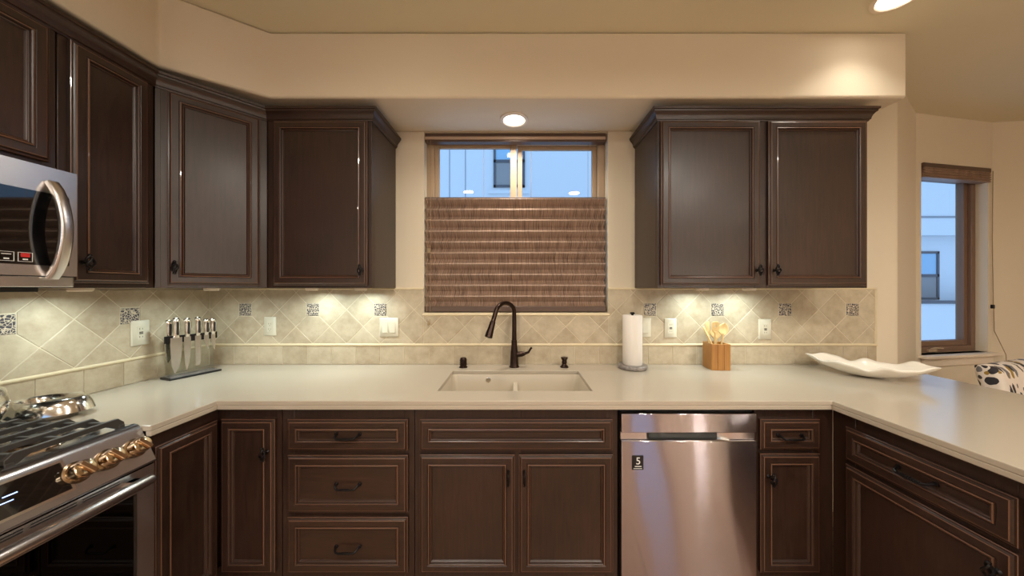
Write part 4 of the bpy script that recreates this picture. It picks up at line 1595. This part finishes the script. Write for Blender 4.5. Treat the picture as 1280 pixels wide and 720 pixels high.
mb.tube([(W2[1] + .034, -.012, 1.245), (W2[1] + .045, -.010, 1.05), (W2[1] + .058, -.058, .875), (W2[1] + .060, -.060, .80)], .0022, 6)
mb.build('pull_cord', CORD, t)
mb = MB().box(W2[1] + .022, W2[1] + .042, -.016, -.0005, 1.225, 1.255)
mb.build('cord_cleat', BLACKMET, t, bevel=.003)

# ------------------------------------------------------------------ dining chair in the nook
t = thing('dining_chair', 'upholstered dining chair in floral leaf fabric beyond the peninsula', 'chair', (2.955, -.115, 0), .30)
cw = .27
bk = []
for z, y0, y1 in ((.385, -.06, .035), (.60, -.045, .050), (.80, -.020, .075), (.87, -.005, .093), (.91, .005, .100), (.932, .022, .098), (.94, .050, .080)):
    bk.append([(x, y, z) for x, y in rrect(-cw, cw, y0, y1, min(.028, (y1 - y0) * .45), 4)])
MB().loft(bk).build('backrest', FLORAL, t, smooth=60)
st_ = []
for i, z in ((.01, .36), (0, .38), (0, .455), (.012, .478), (.03, .485)):
    st_.append([(x, y, z) for x, y in rrect(-cw + .005 + i, cw - .005 - i, -.50 + i, -.045, .03, 4)])
MB().loft(st_).build('seat', FLORAL, t, smooth=60)
for sx in (-1, 1):
    MB().loft([[(sx * (cw - .04) + dx * k, -.455 + dy * k, z) for dx, dy in ((-1, -1), (1, -1), (1, 1), (-1, 1))] for k, z in ((.014, 0), (.020, .37))]).build('leg', LEGWOOD, t, bevel=.002)
    MB().loft([[(sx * (cw - .04) + dx * k, yc + dy * k, z) for dx, dy in ((-1, -1), (1, -1), (1, 1), (-1, 1))] for k, yc, z in ((.014, .03, 0), (.020, -.01, .41))]).build('leg', LEGWOOD, t, bevel=.002)


# ------------------------------------------------------------------ under-cabinet puck lights
def puck(label, x, y, rz=0):
    t = thing('under_cabinet_light', label, 'light', (x, y, UZ0 - .0003), rz, 'puck lights under the wall cabinets')
    MB().lathe([(.033, 0), (.033, -.010), (.028, -.014), (.024, -.012)], seg=28, cap1=False).build('housing', WHITEPAINT, t)
    MB().lathe([(.025, -.010), (.012, -.0115), (.001, -.012)], seg=28, cap0=False).build('lens', PUCKLENS, t)
    L = bpy.data.lights.new('puck_glow', 'AREA')
    L.shape = 'DISK'
    L.size = .045
    L.energy = PUCK_W
    L.color = COOL
    L.spread = math.radians(165)
    lo = bpy.data.objects.new('puck_glow', L)
    COL.objects.link(lo)
    lo.parent = t
    lo.location = (0, 0, -.0145)


puck('puck light under the single-door cabinet left of the window, corner side', -1.18, -.14)
puck('puck light under the single-door cabinet left of the window, window side', -.90, -.14)
puck('puck light under the right cabinet, window side', 1.06, -.14)
puck('puck light under the right cabinet, near its middle', 1.33, -.14)
puck('puck light under the angled corner cabinet', -1.62, -.28)
puck('puck light under the narrow cabinet beside the microwave', -1.735, -.70)

# ------------------------------------------------------------------ neighbouring house outside
t = thing('neighbor_house', 'pale stucco neighbouring house seen through the windows', 'house', (3.5, 5.0, 0))


def hb(name, mat, x0, x1, y0, y1, z0, z1, parent=None, **k):
    return MB().box(x0 - 3.5, x1 - 3.5, y0 - 5, y1 - 5, z0, z1).build(name, mat, parent or t, smooth=0, **k)


hb('upper_wall', SIDING, -6, 17, 5.0, 8, 2.55, 7.5)
hb('lower_wall', SIDING, -6, 17, 5.25, 8, -3, 2.55)
hb('parapet', SIDING, -6, 17, 4.80, 5.0, -3, 1.05)
hb('parapet_cap', HOUSEFRAME, -6, 17, 4.77, 5.03, 1.05, 1.11)
hb('belt_joint', JOINT, 3, 17, 4.985, 5.0, 2.93, 2.97)
mb = MB()
for x in (-1.5, -1.15, 1.65):
    mb.box(x - .008 - 3.5, x + .008 - 3.5, -.006, 0, 2.55, 7.5)
mb.build('panel_joint', JOINT, t, smooth=0)


def house_window(x0, x1, z0, z1, y):
    f = MB()
    X0, X1, Y = x0 - 3.5, x1 - 3.5, y - 5
    fw = .05
    f.box(X0, X0 + fw, Y - .03, Y, z0, z1).box(X1 - fw, X1, Y - .03, Y, z0, z1).box(X0, X1, Y - .03, Y, z0, z0 + fw).box(X0, X1, Y - .03, Y, z1 - fw, z1)
    zm = (z0 + z1) / 2
    f.box(X0, X1, Y - .03, Y, zm - .03, zm + .03)
    o = f.build('house_window', HOUSEFRAME, t, smooth=0)
    MB().box(X0 + fw, X1 - fw, Y - .012, Y - .008, z0 + fw, zm - .03).build('blind', HOUSEBLIND, o, smooth=0)
    MB().box(X0 + fw, X1 - fw, Y - .012, Y - .008, zm + .03, z1 - fw).build('glazing', simple('house_glass', (150, 190, 215), .05, spec=.8), o, smooth=0)
    MB().box(X0 - .12, X1 + .12, Y - .05, Y, z0 - .14, z0 - .07).build('house_sill', SIDING, o, smooth=0)


house_window(-.53, .16, 3.60, 4.75, 5.0)
house_window(8.3, 9.60, 1.12, 2.22, 5.25)
